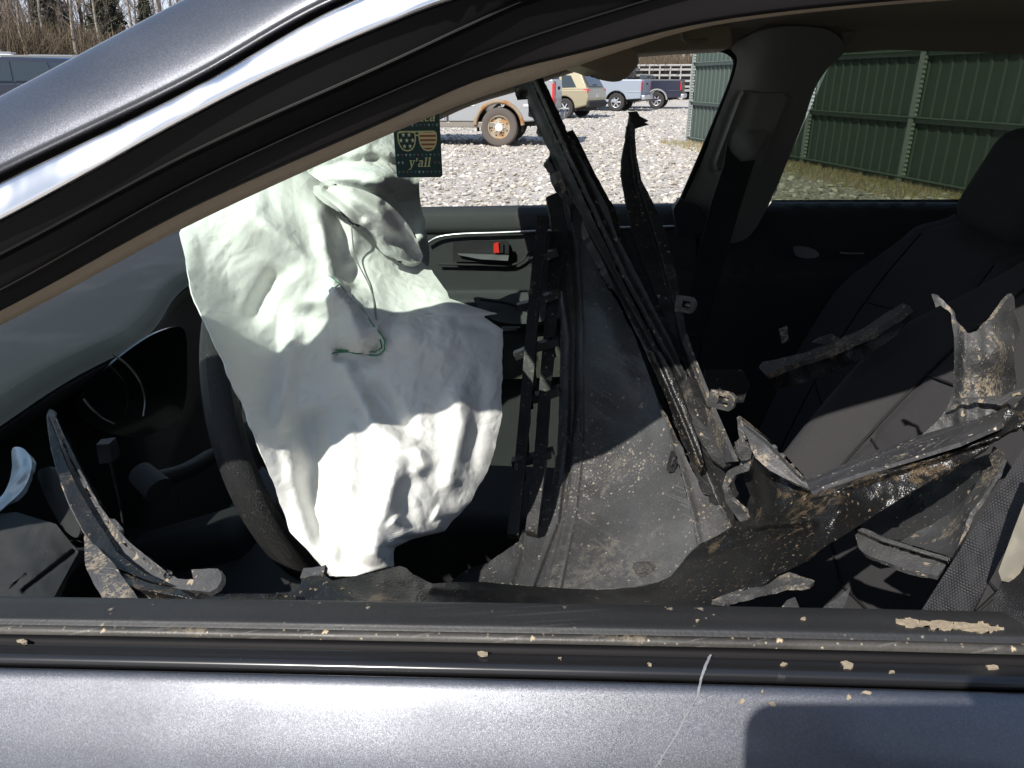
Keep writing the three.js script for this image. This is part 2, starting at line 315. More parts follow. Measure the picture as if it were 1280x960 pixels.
T.bark = makeTex(256, (u, v) => { const b = tfbm(u, fr(v), 8, 61, 5), s = sstep(0.58, 0.66, vnoise(u * 6, v * 50, 50, 62)); const c = 0.16 + 0.14 * b; return [c * (1 - 0.5 * s), c * 0.9 * (1 - 0.5 * s), c * 0.78 * (1 - 0.5 * s)]; }, true, 1);
T.dash = makeTex(512, (u, v, i, j) => { const c = 0.014 + 0.005 * hash(i, j, 2) + 0.010 * sstep(0.55, 0.75, tfbm(u, v, 5, 71, 5)) + 0.25 * (hash(i, j, 77) > 0.9993); return [c, c * 1.08, c * 1.06]; }, true, 2);

const S = o => new THREE.MeshStandardMaterial({ side: THREE.DoubleSide, ...o });
const P = o => new THREE.MeshPhysicalMaterial({ side: THREE.DoubleSide, ...o });
const M = {
  panel: S({ ...T.panelMud, color: 0xffffff, bumpScale: 0.0012 }),
  strip: S({ ...T.lightMud, bumpScale: 0.0008 }),
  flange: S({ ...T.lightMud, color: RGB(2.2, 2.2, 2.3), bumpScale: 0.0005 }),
  gloss: S({ ...T.glossMud, bumpScale: 0.0012 }),
  edge: S({ ...T.edgeMud, bumpScale: 0.0012 }),
  sill: S({ ...T.sillMud, bumpScale: 0.00025 }),
  matte: S({ color: RGB(0.012, 0.012, 0.013), roughness: 0.6, bumpMap: T.grain, bumpScale: 0.0003 }),
  black: S({ color: RGB(0.008, 0.008, 0.009), roughness: 0.75 }),
  frame: P({ color: RGB(0.006, 0.006, 0.006), roughness: 0.38, specularIntensity: 0.22 }),
  rubber: P({ color: RGB(0.008, 0.007, 0.007), roughness: 0.65, specularIntensity: 0.35 }),
  chrome: S({ color: RGB(0.82, 0.82, 0.83), metalness: 1, roughness: 0.85, roughnessMap: T.smudge }),
  paint: P({ map: T.paintCol, metalness: 1, roughness: 0.82, roughnessMap: T.paintRough, normalMap: T.flake, normalScale: new THREE.Vector2(0.17, 0.17), clearcoat: 0.9, clearcoatRoughness: 0.12 }),
  trim: S({ color: RGB(0.34, 0.27, 0.19), roughness: 0.85, bumpMap: T.grain, bumpScale: 0.0003 }),
  pillarTrim: S({ color: RGB(0.22, 0.215, 0.195), roughness: 0.8, bumpMap: T.grain, bumpScale: 0.0003 }),
  headliner: S({ color: RGB(0.22, 0.19, 0.145), roughness: 0.95 }),
  dash: S({ map: T.dash, roughness: 0.62, bumpMap: T.grain, bumpScale: 0.0003 }),
  door: S({ color: RGB(0.026, 0.028, 0.028), roughness: 0.55, bumpMap: T.grain, bumpScale: 0.0003 }),
  leather: S({ color: RGB(0.02, 0.02, 0.02), roughness: 0.42, bumpMap: T.grain, bumpScale: 0.0006 }),
  silver: S({ color: RGB(0.5, 0.5, 0.5), metalness: 0.9, roughness: 0.35 }),
  paleBlue: S({ color: RGB(0.55, 0.62, 0.66), metalness: 0.3, roughness: 0.35 }),
  bag: P({ color: RGB(0.68, 0.685, 0.65), roughness: 0.8, bumpMap: T.crumple, bumpScale: 0.005, sheen: 0.2, sheenRoughness: 0.6 }),
  thread: S({ color: RGB(0.02, 0.22, 0.10), roughness: 0.8 }),
  fabric: S({ map: T.fabric, roughness: 0.95 }),
  webbing: S({ color: RGB(0.012, 0.012, 0.014), roughness: 0.6, bumpMap: T.webbing, bumpScale: 0.0005 }),
  visor: S({ color: RGB(0.62, 0.52, 0.37), roughness: 0.9 }),
  glass: P({ color: RGB(0.80, 0.93, 0.86), transmission: 1, thickness: 0, roughness: 0.02, ior: 1.5 }),
  tint: P({ color: RGB(0.46, 0.49, 0.42), transmission: 1, thickness: 0, roughness: 0.02, ior: 1.5 }),
  clear: P({ color: RGB(0.95, 0.97, 0.96), transmission: 1, thickness: 0, roughness: 0.02, ior: 1.5 }),
  red: S({ color: RGB(0.55, 0.03, 0.02), roughness: 0.4 }),
  felt: S({ ...T.lightMud, bumpScale: 0.0002, color: RGB(2.4, 2.2, 1.9) }),
  mud: S({ color: RGB(0.27, 0.22, 0.155), roughness: 0.95, bumpMap: T.gravelH, bumpScale: 0.001 }),
  scratch: S({ color: RGB(0.19, 0.19, 0.2), roughness: 0.8 }),
};

// ---------------------------------------------------------------- ground
const groundH = (x, z) => 0.62 * sstep(9, 24, -x) + 1.5 * sstep(22, 42, -x) + 0.25 * Math.sin(x * 0.11) * sstep(30, 50, -x) + 0.5 * sstep(-45, -80, z);
{
  const g = new THREE.PlaneGeometry(400, 400, 100, 100); g.rotateX(-Math.PI / 2); g.translate(0, 0, -120);
  const p = g.attributes.position, uv = g.attributes.uv;
  for (let i = 0; i < p.count; i++) { const x = p.getX(i), z = p.getZ(i); uv.setXY(i, x / 2.3, z / 2.3); p.setY(i, groundH(x, z)); }
  g.computeVertexNormals();
  const m = shadows(new THREE.Mesh(g, S({ map: T.gravel, bumpMap: T.gravelH, bumpScale: 0.03, roughness: 0.95 })));
  m.name = 'ground'; m.userData.kind = 'structure'; scene.add(m);
  // loose crushed stone where the picture looks at it
  seed = 99;
  const geos = [0, 1, 2].map(k => { const q = new THREE.IcosahedronGeometry(1, 1), a = q.attributes.position; for (let i = 0; i < a.count; i++) { const x = a.getX(i), y = a.getY(i), z = a.getZ(i), f = 1 + 0.9 * fbm(x * 1.3 + k * 9, y * 1.3, z * 1.3, 2); a.setXYZ(i, x * f, y * f * 0.62, z * f * 0.8); } q.computeVertexNormals(); return q; });
  const mats = S({ color: 0xffffff, roughness: 0.9, flatShading: true });
  const mx = new THREE.Matrix4(), qn = new THREE.Quaternion(), eu = new THREE.Euler(), col = new THREE.Color();
  geos.forEach((q, k) => {
    const n = 34000, im = new THREE.InstancedMesh(q, mats, n); im.name = 'gravel_stones' + (k ? '_00' + k : ''); im.castShadow = im.receiveShadow = true;
    for (let i = 0; i < n; i++) {
      const d = 3 + 40 * Math.pow(rnd(), 1.35), a = rr(-0.75, 0.78) - 0.08, s = 0.010 + 0.034 * Math.pow(rnd(), 3.2) * (d > 6 ? 1.25 : 1);
      const px = C0.x + Math.sin(a) * d, pz = C0.z - Math.cos(a) * d; if (px > -1.2 && px < 2.4 && pz > -1.7) { mx.makeScale(0, 0, 0); }
      eu.set(rr(-0.5, 0.5), rr(0, 6.3), rr(-0.5, 0.5)); qn.setFromEuler(eu);
      mx.compose(V3(px, s * 0.3, pz), qn, V3(s, s * rr(0.45, 0.8), s)); im.setMatrixAt(i, mx);
      const t = Math.pow(rnd(), 1.4), w = rnd(); const l = lerp(0.26, 0.62, t); im.setColorAt(i, col.setRGB(l * (1.03 + 0.06 * w), l * (0.97 + 0.02 * w), l * (0.91 - 0.09 * w)));
    }
    im.userData.kind = 'stuff'; im.userData.label = ['pale crushed stones strewn over the gravel yard', 'grey crushed stones strewn over the gravel yard', 'tan crushed stones strewn over the gravel yard'][k]; im.userData.category = 'gravel'; scene.add(im);
  });
  // sparse dead grass along the fence foot
  const blades = []; for (let i = 0; i < 5; i++) { const b = new THREE.ConeGeometry(0.006, rr(0.08, 0.2), 3); b.translate(0, 0.05, 0); b.rotateZ(rr(-0.9, 0.9)); b.rotateY(rr(0, 6)); b.translate(rr(-0.03, 0.03), 0, rr(-0.03, 0.03)); blades.push(b); }
  const gm = new THREE.InstancedMesh(merge(blades), S({ color: 0xffffff, roughness: 1 }), 2600); gm.name = 'dry_grass'; tag(gm, 'dead straw coloured grass at the foot of the green fence', 'grass', null, 'stuff');
  for (let i = 0; i < 2600; i++) { const t = rnd(), b = onGround(1215, 250).lerp(onGround(872, 178), t); mx.compose(V3(b.x - Math.pow(rnd(), 2) * 1.0, 0, b.z), qn.setFromEuler(eu.set(0, rr(0, 6), 0)), V3(1, rr(0.4, 1), 1)); gm.setMatrixAt(i, mx); gm.setColorAt(i, col.setRGB(rr(0.36, 0.5), rr(0.32, 0.42), rr(0.2, 0.28))); }
  shadows(gm); scene.add(gm);
}

// ---------------------------------------------------------------- green sheet metal fence
{
  const A = onGround(1125, 232), B = onGround(1003, 207), dir = B.clone().sub(A).normalize(), step = B.distanceTo(A), nrm = V3(dir.z, 0, -dir.x); if (nrm.x > 0) nrm.negate();
  const green = S({ color: RGB(0.055, 0.078, 0.066), roughness: 0.6 }), railM = S({ color: RGB(0.15, 0.20, 0.175), roughness: 0.5, metalness: 0.3 }), galv = S({ color: RGB(0.30, 0.34, 0.325), roughness: 0.5, metalness: 0.4 });
  const f = thing('metal_fence', A.clone(), 'tall green ribbed sheet metal fence with silver toothed posts beside the gravel', 'fence');
  const put = (g, t, y, off) => { const a = Math.atan2(-dir.z, dir.x); g.rotateY(a); const p = A.clone().addScaledVector(dir, t).addScaledVector(nrm, off); g.translate(p.x, y, p.z); return g; };
  const H = 2.5;
  for (let k = -4; k < 3; k++) {
    // one ribbed sheet per bay
    const sh = new THREE.Shape(), w = step, n = 12; sh.moveTo(0, -0.004);
    const prof = []; for (let i = 0; i < n; i++) { const x = i * w / n; prof.push([x, 0], [x + w / n * 0.72, 0], [x + w / n * 0.78, 0.022], [x + w / n * 0.94, 0.022]); } prof.push([w, 0]);
    prof.forEach(q => sh.lineTo(q[0], q[1])); for (const q of prof.slice().reverse()) sh.lineTo(q[0], q[1] - 0.004);
    const g = new THREE.ExtrudeGeometry(sh, { depth: H, bevelEnabled: false }); g.rotateX(-Math.PI / 2); g.deleteAttribute('uv');
    part('sheet_panel', put(g, k * step, 0.05, -0.06), green, f);
    for (const y of [0.09, 0.87, 1.70, 2.46]) part('rail', put(merge([box(step, 0.075, 0.012, step / 2, 0, 0), box(step, 0.012, 0.07, step / 2, 0.035, -0.02)]), k * step, y, 0.0), railM, f);
  }
  for (let k = -4; k < 4; k++) {
    const sh = new THREE.Shape(), pts = [], m = 42; for (let i = 0; i <= m; i++) { pts.push([-0.045, i * H / m]); pts.push([-0.062, (i + 0.5) * H / m]); }
    sh.moveTo(0.045, 0); sh.lineTo(0.045, H + 0.03); for (const q of pts.reverse()) sh.lineTo(q[0] - 0.0, q[1]);
    const g = new THREE.ExtrudeGeometry(sh, { depth: 0.05, bevelEnabled: false }); g.translate(0, 0, -0.02);
    part('post', put(g, k * step, 0, 0.02), galv, f);
  }
}

// ---------------------------------------------------------------- woods
function tree(kind, sd) {
  seed = sd; const trunk = [], crown = [];
  const bh = kind === 'pine' ? rr(7, 9) : rr(9, 13);
  const limb = (a, b, r0, r1, list, s = 5) => { const d = b.clone().sub(a), g = new THREE.CylinderGeometry(r1, r0, d.length(), s, 1, true); g.translate(0, d.length() / 2, 0); g.applyQuaternion(new THREE.Quaternion().setFromUnitVectors(V3(0, 1, 0), d.normalize())); g.translate(a.x, a.y, a.z); list.push(g); };
  const lean = V3(rr(-0.08, 0.08), 1, rr(-0.08, 0.08)).normalize(); let p = V3(0, -0.1, 0); const seg = 7, pts = [p.clone()];
  for (let i = 0; i < seg; i++) { const q = p.clone().addScaledVector(lean, bh / seg).add(V3(rr(-0.12, 0.12), 0, rr(-0.12, 0.12))); limb(p, q, 0.16 * (1 - i / seg) + 0.02, 0.16 * (1 - (i + 1) / seg) + 0.02, trunk, 7); p = q; pts.push(q); }
  const branch = (a, d, l, r, depth) => {
    let q = a, dd = d.clone(); const n = 3;
    for (let i = 0; i < n; i++) { dd.add(V3(rr(-0.25, 0.25), rr(-0.05, 0.25), rr(-0.25, 0.25))).normalize(); const e = q.clone().addScaledVector(dd, l / n); limb(q, e, r * (1 - i / n * 0.7), r * (1 - (i + 1) / n * 0.7), crown, 3); if (depth > 0) for (let k = 0; k < 2; k++) branch(e, dd.clone().add(V3(rr(-0.9, 0.9), rr(-0.1, 0.7), rr(-0.9, 0.9))).normalize(), l * rr(0.35, 0.55), r * 0.5, depth - 1); q = e; }
  };
  if (kind === 'pine') {
    for (let i = 0; i < 420; i++) { const t = Math.pow(rnd(), 0.8), y = bh * (0.08 + 0.92 * t), R = (1 - t) * 2.1 * rr(0.35, 1) + 0.12, a = rr(0, 6.28), c = V3(Math.cos(a) * R, y, Math.sin(a) * R); for (let k = 0; k < 3; k++) { const g = new THREE.ConeGeometry(0.09, rr(0.35, 0.7), 3, 1, true); g.rotateZ(rr(1, 2.2)); g.rotateY(rr(0, 6.3)); g.translate(c.x + rr(-0.15, 0.15), c.y + rr(-0.15, 0.15), c.z + rr(-0.15, 0.15)); crown.push(g); } }
  } else for (let i = 0; i < 15; i++) { const t = rr(0.22, 0.98), k = Math.floor(t * seg), a = pts[k].clone().lerp(pts[Math.min(seg, k + 1)], t * seg - k), th = rr(0, 6.28); branch(a, V3(Math.cos(th), rr(0.5, 1.3), Math.sin(th)).normalize(), bh * rr(0.14, 0.27) * (1.15 - t * 0.6), 0.035 * (1.2 - t), 2); }
  return [merge(trunk), merge(crown)];
}
{
  const birch = S({ map: T.bark, color: RGB(1.15, 1.12, 1.08), roughness: 0.9 }), brown = S({ color: RGB(0.15, 0.12, 0.095), roughness: 1 }), twig = S({ color: RGB(0.17, 0.135, 0.11), roughness: 1 }), pineM = S({ color: RGB(0.06, 0.068, 0.04), roughness: 1 });
  const kinds = [];
  const mk = (kind, sd, tm, cm) => { const [a, b] = tree(kind, sd); kinds.push({ a, b, tm, cm, kind, first: null }); };
  mk('bare', 3, birch, twig); mk('bare', 5, birch, twig); mk('bare', 8, brown, twig); mk('bare', 12, brown, twig); mk('bare', 17, brown, twig); mk('pine', 21, brown, pineM); mk('pine', 27, brown, pineM);
  const place = (k, px, dist, s, label, group) => {
    const q = kinds[k]; let o; const pos = along(px, dist);
    pos.y = groundH(pos.x, pos.z); const cat = 'tree', nm = q.kind === 'pine' ? 'pine_tree' : 'bare_tree';
    if (!q.first) { o = q.first = thing(nm, pos, label, cat, group); local('trunk', q.a, q.tm, o); local('crown', q.b, q.cm, o); }
    else { o = q.first.clone(); o.name = numbered(nm); scene.add(o); o.position.copy(pos); o.userData = {}; tag(o, label, cat, group); }
    o.rotation.y = rr(0, 6.28); o.scale.setScalar(s);
  };
  seed = 501;
  const L = ['bare pale barked birch', 'bare brown tree in the woods', 'dark green pine among the bare trees'], G = ['bare birches at the edge of the woods', 'bare brown trees in the woods', 'pines in the woods'];
  const add = (k, px, d, s) => { const t = k < 2 ? 0 : k < 5 ? 1 : 2, w = px > 500 ? ' behind the parked trucks' : ' above the navy crossover at left'; place(k, px, d, s, L[t] + w, G[t] + w); };
  for (const [px, d] of [[6, 58], [16, 62], [38, 60], [62, 66], [98, 60], [130, 63], [176, 66], [-40, 60], [214, 68]]) add(rnd() > 0.5 ? 0 : 1, px + rr(-3, 3), d, rr(0.8, 1));
  for (const [px, d] of [[75, 68], [92, 70], [140, 66], [152, 72], [24, 76], [-30, 70], [196, 74]]) add(5 + (rnd() > 0.5), px, d, rr(0.62, 0.85));
  for (let i = 0; i < 60; i++) add(2 + Math.floor(rnd() * 3), -120 + i * 6.5 + rr(-4, 4), rr(66, 95), rr(0.75, 1.1));
  for (let i = 0; i < 46; i++) add(2 + Math.floor(rnd() * 3), 640 + i * 6.2 + rr(-4, 4), rr(62, 84), rr(0.9, 1.3));
  // undergrowth that reads as one mass
  const bits = []; for (let i = 0; i < 26; i++) { const g = new THREE.CylinderGeometry(0.004, 0.014, rr(0.7, 1.9), 3, 1, true); g.translate(0, 0.6, 0); g.rotateZ(rr(-0.7, 0.7)); g.rotateY(rr(0, 6.3)); g.translate(rr(-0.4, 0.4), 0, rr(-0.4, 0.4)); bits.push(g); }
  const n = 2600, im = new THREE.InstancedMesh(merge(bits), S({ color: 0xffffff, roughness: 1 }), n); im.name = 'undergrowth'; tag(im, 'tangle of brown brush filling the woods beyond the yard', 'brush', null, 'stuff');
  const mx = new THREE.Matrix4(), qn = new THREE.Quaternion(), eu = new THREE.Euler(), col = new THREE.Color();
  for (let i = 0; i < n; i++) { const left = rnd() < 0.5, p = left ? along(rr(-140, 280), rr(58, 90)) : along(rr(600, 940), rr(58, 84)), s = rr(1, 2.4); p.y = groundH(p.x, p.z); mx.compose(p, qn.setFromEuler(eu.set(0, rr(0, 6.3), 0)), V3(s * 1.3, s, s * 1.3)); im.setMatrixAt(i, mx); const k = rr(0.6, 1.3); im.setColorAt(i, col.setRGB(0.17 * k, 0.13 * k, 0.085 * k)); }
  shadows(im); scene.add(im);
}

// ---------------------------------------------------------------- parked vehicles (local axes: nose towards -x, wheels on y = 0)
const VM = {
  tyre: S({ color: RGB(0.03, 0.028, 0.027), roughness: 0.9 }), dusty: S({ color: RGB(0.10, 0.085, 0.075), roughness: 0.95 }), alloy: S({ color: RGB(0.6, 0.6, 0.62), metalness: 0.8, roughness: 0.35 }), rust: S({ map: T.rust, roughness: 0.85 }),
  glass: P({ color: RGB(0.03, 0.04, 0.045), roughness: 0.06, metalness: 0, clearcoat: 1 }), dark: S({ color: RGB(0.015, 0.015, 0.016), roughness: 0.8 }), lamp: P({ color: RGB(0.55, 0.02, 0.02), roughness: 0.2, clearcoat: 1 }), white: S({ color: RGB(0.3, 0.3, 0.29), roughness: 0.5 }), grey: S({ color: RGB(0.25, 0.25, 0.25), roughness: 0.7 }),
  cover: S({ color: RGB(0.62, 0.6, 0.56), metalness: 0.3, roughness: 0.5 }),
};
const paintMat = (r, g, b, m = 0.3) => P({ color: RGB(r, g, b), metalness: m, roughness: 0.42, clearcoat: 0.8, clearcoatRoughness: 0.12 });
function side(pts, w, bev, z0 = 0, taper = null) {
  const s = new THREE.Shape(); s.moveTo(pts[0][0], pts[0][1]);
  for (const p of pts.slice(1)) { if (p.length === 2) s.lineTo(p[0], p[1]); else s.absarc(p[0], p[1], p[2], p[3], p[4], p[5]); }
  const g = new THREE.ExtrudeGeometry(s, { depth: w - 2 * bev, bevelEnabled: bev > 0, bevelThickness: bev, bevelSize: bev * 0.6, bevelOffset: -bev * 0.6, bevelSegments: 3, curveSegments: 14 });
  g.translate(0, 0, -(w - 2 * bev) / 2 + z0);
  if (taper) { const p = g.attributes.position; for (let i = 0; i < p.count; i++) p.setZ(i, p.getZ(i) * taper(p.getX(i), p.getY(i))); g.computeVertexNormals(); }
  return g;
}
function wheel(parent, x, z, r, w, tyreM, rimM, style, sideSign) {
  const pts = [[r * 0.6, -w / 2], [r * 0.9, -w / 2], [r * 0.975, -w * 0.42], [r, -w * 0.3], [r, w * 0.3], [r * 0.975, w * 0.42], [r * 0.9, w / 2], [r * 0.6, w / 2], [r * 0.58, w * 0.3], [r * 0.58, -w * 0.3], [r * 0.6, -w / 2]].map(q => new THREE.Vector2(q[0], q[1]));
  const g = new THREE.Group(); g.name = 'wheel'; g.position.set(x, r, z); parent.add(g);
  const t = new THREE.LatheGeometry(pts, 36); t.rotateX(Math.PI / 2); local('tyre', t, tyreM, g);
  const f = w * 0.3 * sideSign, list = [];
  if (style === 'steel') {
    const dish = new THREE.LatheGeometry([[0.001, 0.03], [0.3, 0.03], [0.36, 0.012], [0.5, 0.0], [0.55, 0.012], [0.585, 0.045]].map(q => new THREE.Vector2(q[0] * r, q[1])), 36); dish.rotateX(Math.PI / 2 * sideSign); dish.translate(0, 0, f * 1.0); list.push(dish);
    const holes = []; for (let k = 0; k < 8; k++) { const h = new THREE.CylinderGeometry(r * 0.045, r * 0.045, 0.01, 10); h.rotateX(Math.PI / 2); h.translate(Math.cos(k * 0.785 + 0.4) * r * 0.45, Math.sin(k * 0.785 + 0.4) * r * 0.45, f + 0.002 * sideSign); holes.push(h); } local('rim_holes', merge(holes), VM.dark, g);
    const lip = new THREE.TorusGeometry(r * 0.575, 0.014, 6, 30); lip.translate(0, 0, f * 1.5); list.push(lip);
    local('rim', merge(list), rimM, g);
    const hub = new THREE.CylinderGeometry(r * 0.21, r * 0.25, 0.06, 20); hub.rotateX(Math.PI / 2); hub.translate(0, 0, f * 1.55); const bolts = [hub];
    for (let k = 0; k < 8; k++) { const b = new THREE.CylinderGeometry(0.012, 0.012, 0.05, 6); b.rotateX(Math.PI / 2); b.translate(Math.cos(k * 0.785) * r * 0.28, Math.sin(k * 0.785) * r * 0.28, f * 1.4); bolts.push(b); }
    local('hub_cap', merge(bolts), VM.cover, g);
  } else {
    const lip = new THREE.TorusGeometry(r * 0.585, 0.02, 6, 30); lip.translate(0, 0, f); list.push(lip);
    for (let k = 0; k < 6; k++) { const b = box(r * 0.5, r * 0.15, 0.03, r * 0.33, 0, 0, 0.008); b.rotateZ(k * Math.PI / 3); b.translate(0, 0, f * 0.9); list.push(b); }
    const h = new THREE.CylinderGeometry(r * 0.15, r * 0.15, 0.05, 14); h.rotateX(Math.PI / 2); h.translate(0, 0, f); list.push(h);
    local('rim', merge(list), rimM, g);
    const d = new THREE.CylinderGeometry(r * 0.56, r * 0.56, 0.02, 24); d.rotateX(Math.PI / 2); d.translate(0, 0, f * 0.2); local('brake_disc', d, VM.dark, g);
  }
}
function pickup(name, o) {
  const { pos, turn, label, paint, lower, rim = VM.alloy, tyre = VM.tyre, style = 'alloy', r = 0.39, flare, arch = VM.dark } = o, t = thing(name, pos, label, 'pickup truck', undefined, turn), W = 1.98;
  const A = r + 0.1, fx = -2.0, bx = 1.75, wy = r;
  const archPts = (x, y0) => [[x, wy, A, Math.PI - Math.asin((y0 - wy) / A), Math.asin((y0 - wy) / A), true]];
  const y0 = 0.52;
  local('bed', side([[0.62, y0], [bx - Math.sqrt(A * A - (y0 - wy) ** 2), y0], ...archPts(bx, y0), [2.92, y0 + 0.05], [2.95, 1.36], [2.9, 1.39], [0.64, 1.39]], W, 0.05), paint, t);
  local('cab', side([[-3.0, y0 + 0.1], [fx - Math.sqrt(A * A - (y0 - wy) ** 2), y0], ...archPts(fx, y0), [0.6, y0], [0.6, 1.36], [0.58, 1.92], [0.45, 1.96], [-0.75, 1.96], [-0.95, 1.92], [-1.55, 1.36], [-2.7, 1.28], [-2.98, 1.18]], W, 0.05, 0, (x, y) => y > 1.36 ? 1 - 0.22 * (y - 1.36) : 1), paint, t);
  for (const s of [-1, 1]) {
    const wg = (pts) => { const g = side(pts, 0.02, 0.004, s * (W / 2 - 0.012)); const p = g.attributes.position; for (let i = 0; i < p.count; i++) p.setZ(i, p.getZ(i) - s * (p.getY(i) - 1.36) * 0.22 * W / 2 * 0.98 + s * 0.012); g.computeVertexNormals(); return g; };
    local('side_window', wg([[-1.3, 1.4], [-0.3, 1.4], [-0.3, 1.86], [-0.85, 1.86]]), VM.glass, t);
    local('side_window', wg([[-0.24, 1.4], [0.48, 1.4], [0.48, 1.86], [-0.24, 1.86]]), VM.glass, t);
    local('tail_light', box(0.06, 0.42, 0.12, 2.93, 1.1, s * (W / 2 - 0.05), 0.02), VM.lamp, t);
    local('sill', box(4.2, 0.12, 0.05, -0.3, 0.46, s * (W / 2 - 0.06), 0.02), lower ?? paint, t);
    local('mirror', box(0.1, 0.24, 0.2, -1.15, 1.5, s * (W / 2 + 0.14), 0.03), VM.dark, t);
    if (flare) for (const x of [bx]) { const g = new THREE.TorusGeometry(A + 0.02, 0.045, 8, 24, Math.PI * 0.94); g.rotateZ(0.09); g.translate(x, wy, s * (W / 2 - 0.01)); local('wheel_flare', g, flare, t); }
    local('body_moulding', merge([box(0.55, 0.05, 0.02, 0.95, 0.86, s * (W / 2 + 0.004), 0.008), box(0.62, 0.05, 0.02, 2.6, 0.86, s * (W / 2 + 0.004), 0.008), box(3.1, 0.05, 0.02, -0.95, 0.86, s * (W / 2 + 0.004), 0.008)]), o.moulding ?? paint, t);
    for (const x of [fx, bx]) wheel(t, x, s * (W / 2 - 0.16), r, 0.27, tyre, rim, style, s);
    for (const x of [fx, bx]) { const g = new THREE.CylinderGeometry(A - 0.01, A - 0.01, 0.3, 20, 1, true, -Math.PI / 2 - 0.2, Math.PI + 0.4); g.rotateX(-Math.PI / 2); g.translate(x, wy, s * (W / 2 - 0.2)); local('wheel_arch', g, arch, t); }
  }
  local('tailgate', box(0.03, 0.62, W - 0.34, 2.955, 1.06, 0, 0.01), paint, t); local('tailgate_handle', box(0.03, 0.07, 0.3, 2.975, 1.2, 0, 0.01), VM.dark, t); local('number_plate', box(0.01, 0.12, 0.3, 3.103, 0.64, 0), VM.cover, t);
  for (const s of [-1, 1]) { local('door_handle', merge([box(0.2, 0.04, 0.03, -0.5, 1.14, s * (W / 2 + 0.012), 0.01), box(0.2, 0.04, 0.03, 0.36, 1.14, s * (W / 2 + 0.012), 0.01)]), VM.dark, t); local('door_seam', merge([box(0.012, 0.8, 0.006, -0.27, 0.95, s * (W / 2 + 0.0005)), box(0.012, 0.8, 0.006, 0.55, 0.95, s * (W / 2 + 0.0005)), box(0.012, 0.7, 0.006, -1.3, 0.98, s * (W / 2 + 0.0005))]), VM.dark, t); }
  local('rear_window', box(0.02, 0.42, 1.4, 0.605, 1.62, 0, 0.005), VM.glass, t);
  local('bed_liner', box(2.2, 0.02, W - 0.24, 1.76, 1.395, 0), VM.dark, t);
  local('bumper', box(0.16, 0.2, W - 0.06, 3.02, 0.62, 0, 0.04), o.bumper ?? VM.alloy, t);
  local('chassis', box(5.2, 0.16, 1.2, -0.1, 0.5, 0), VM.dark, t);
  return t;
}
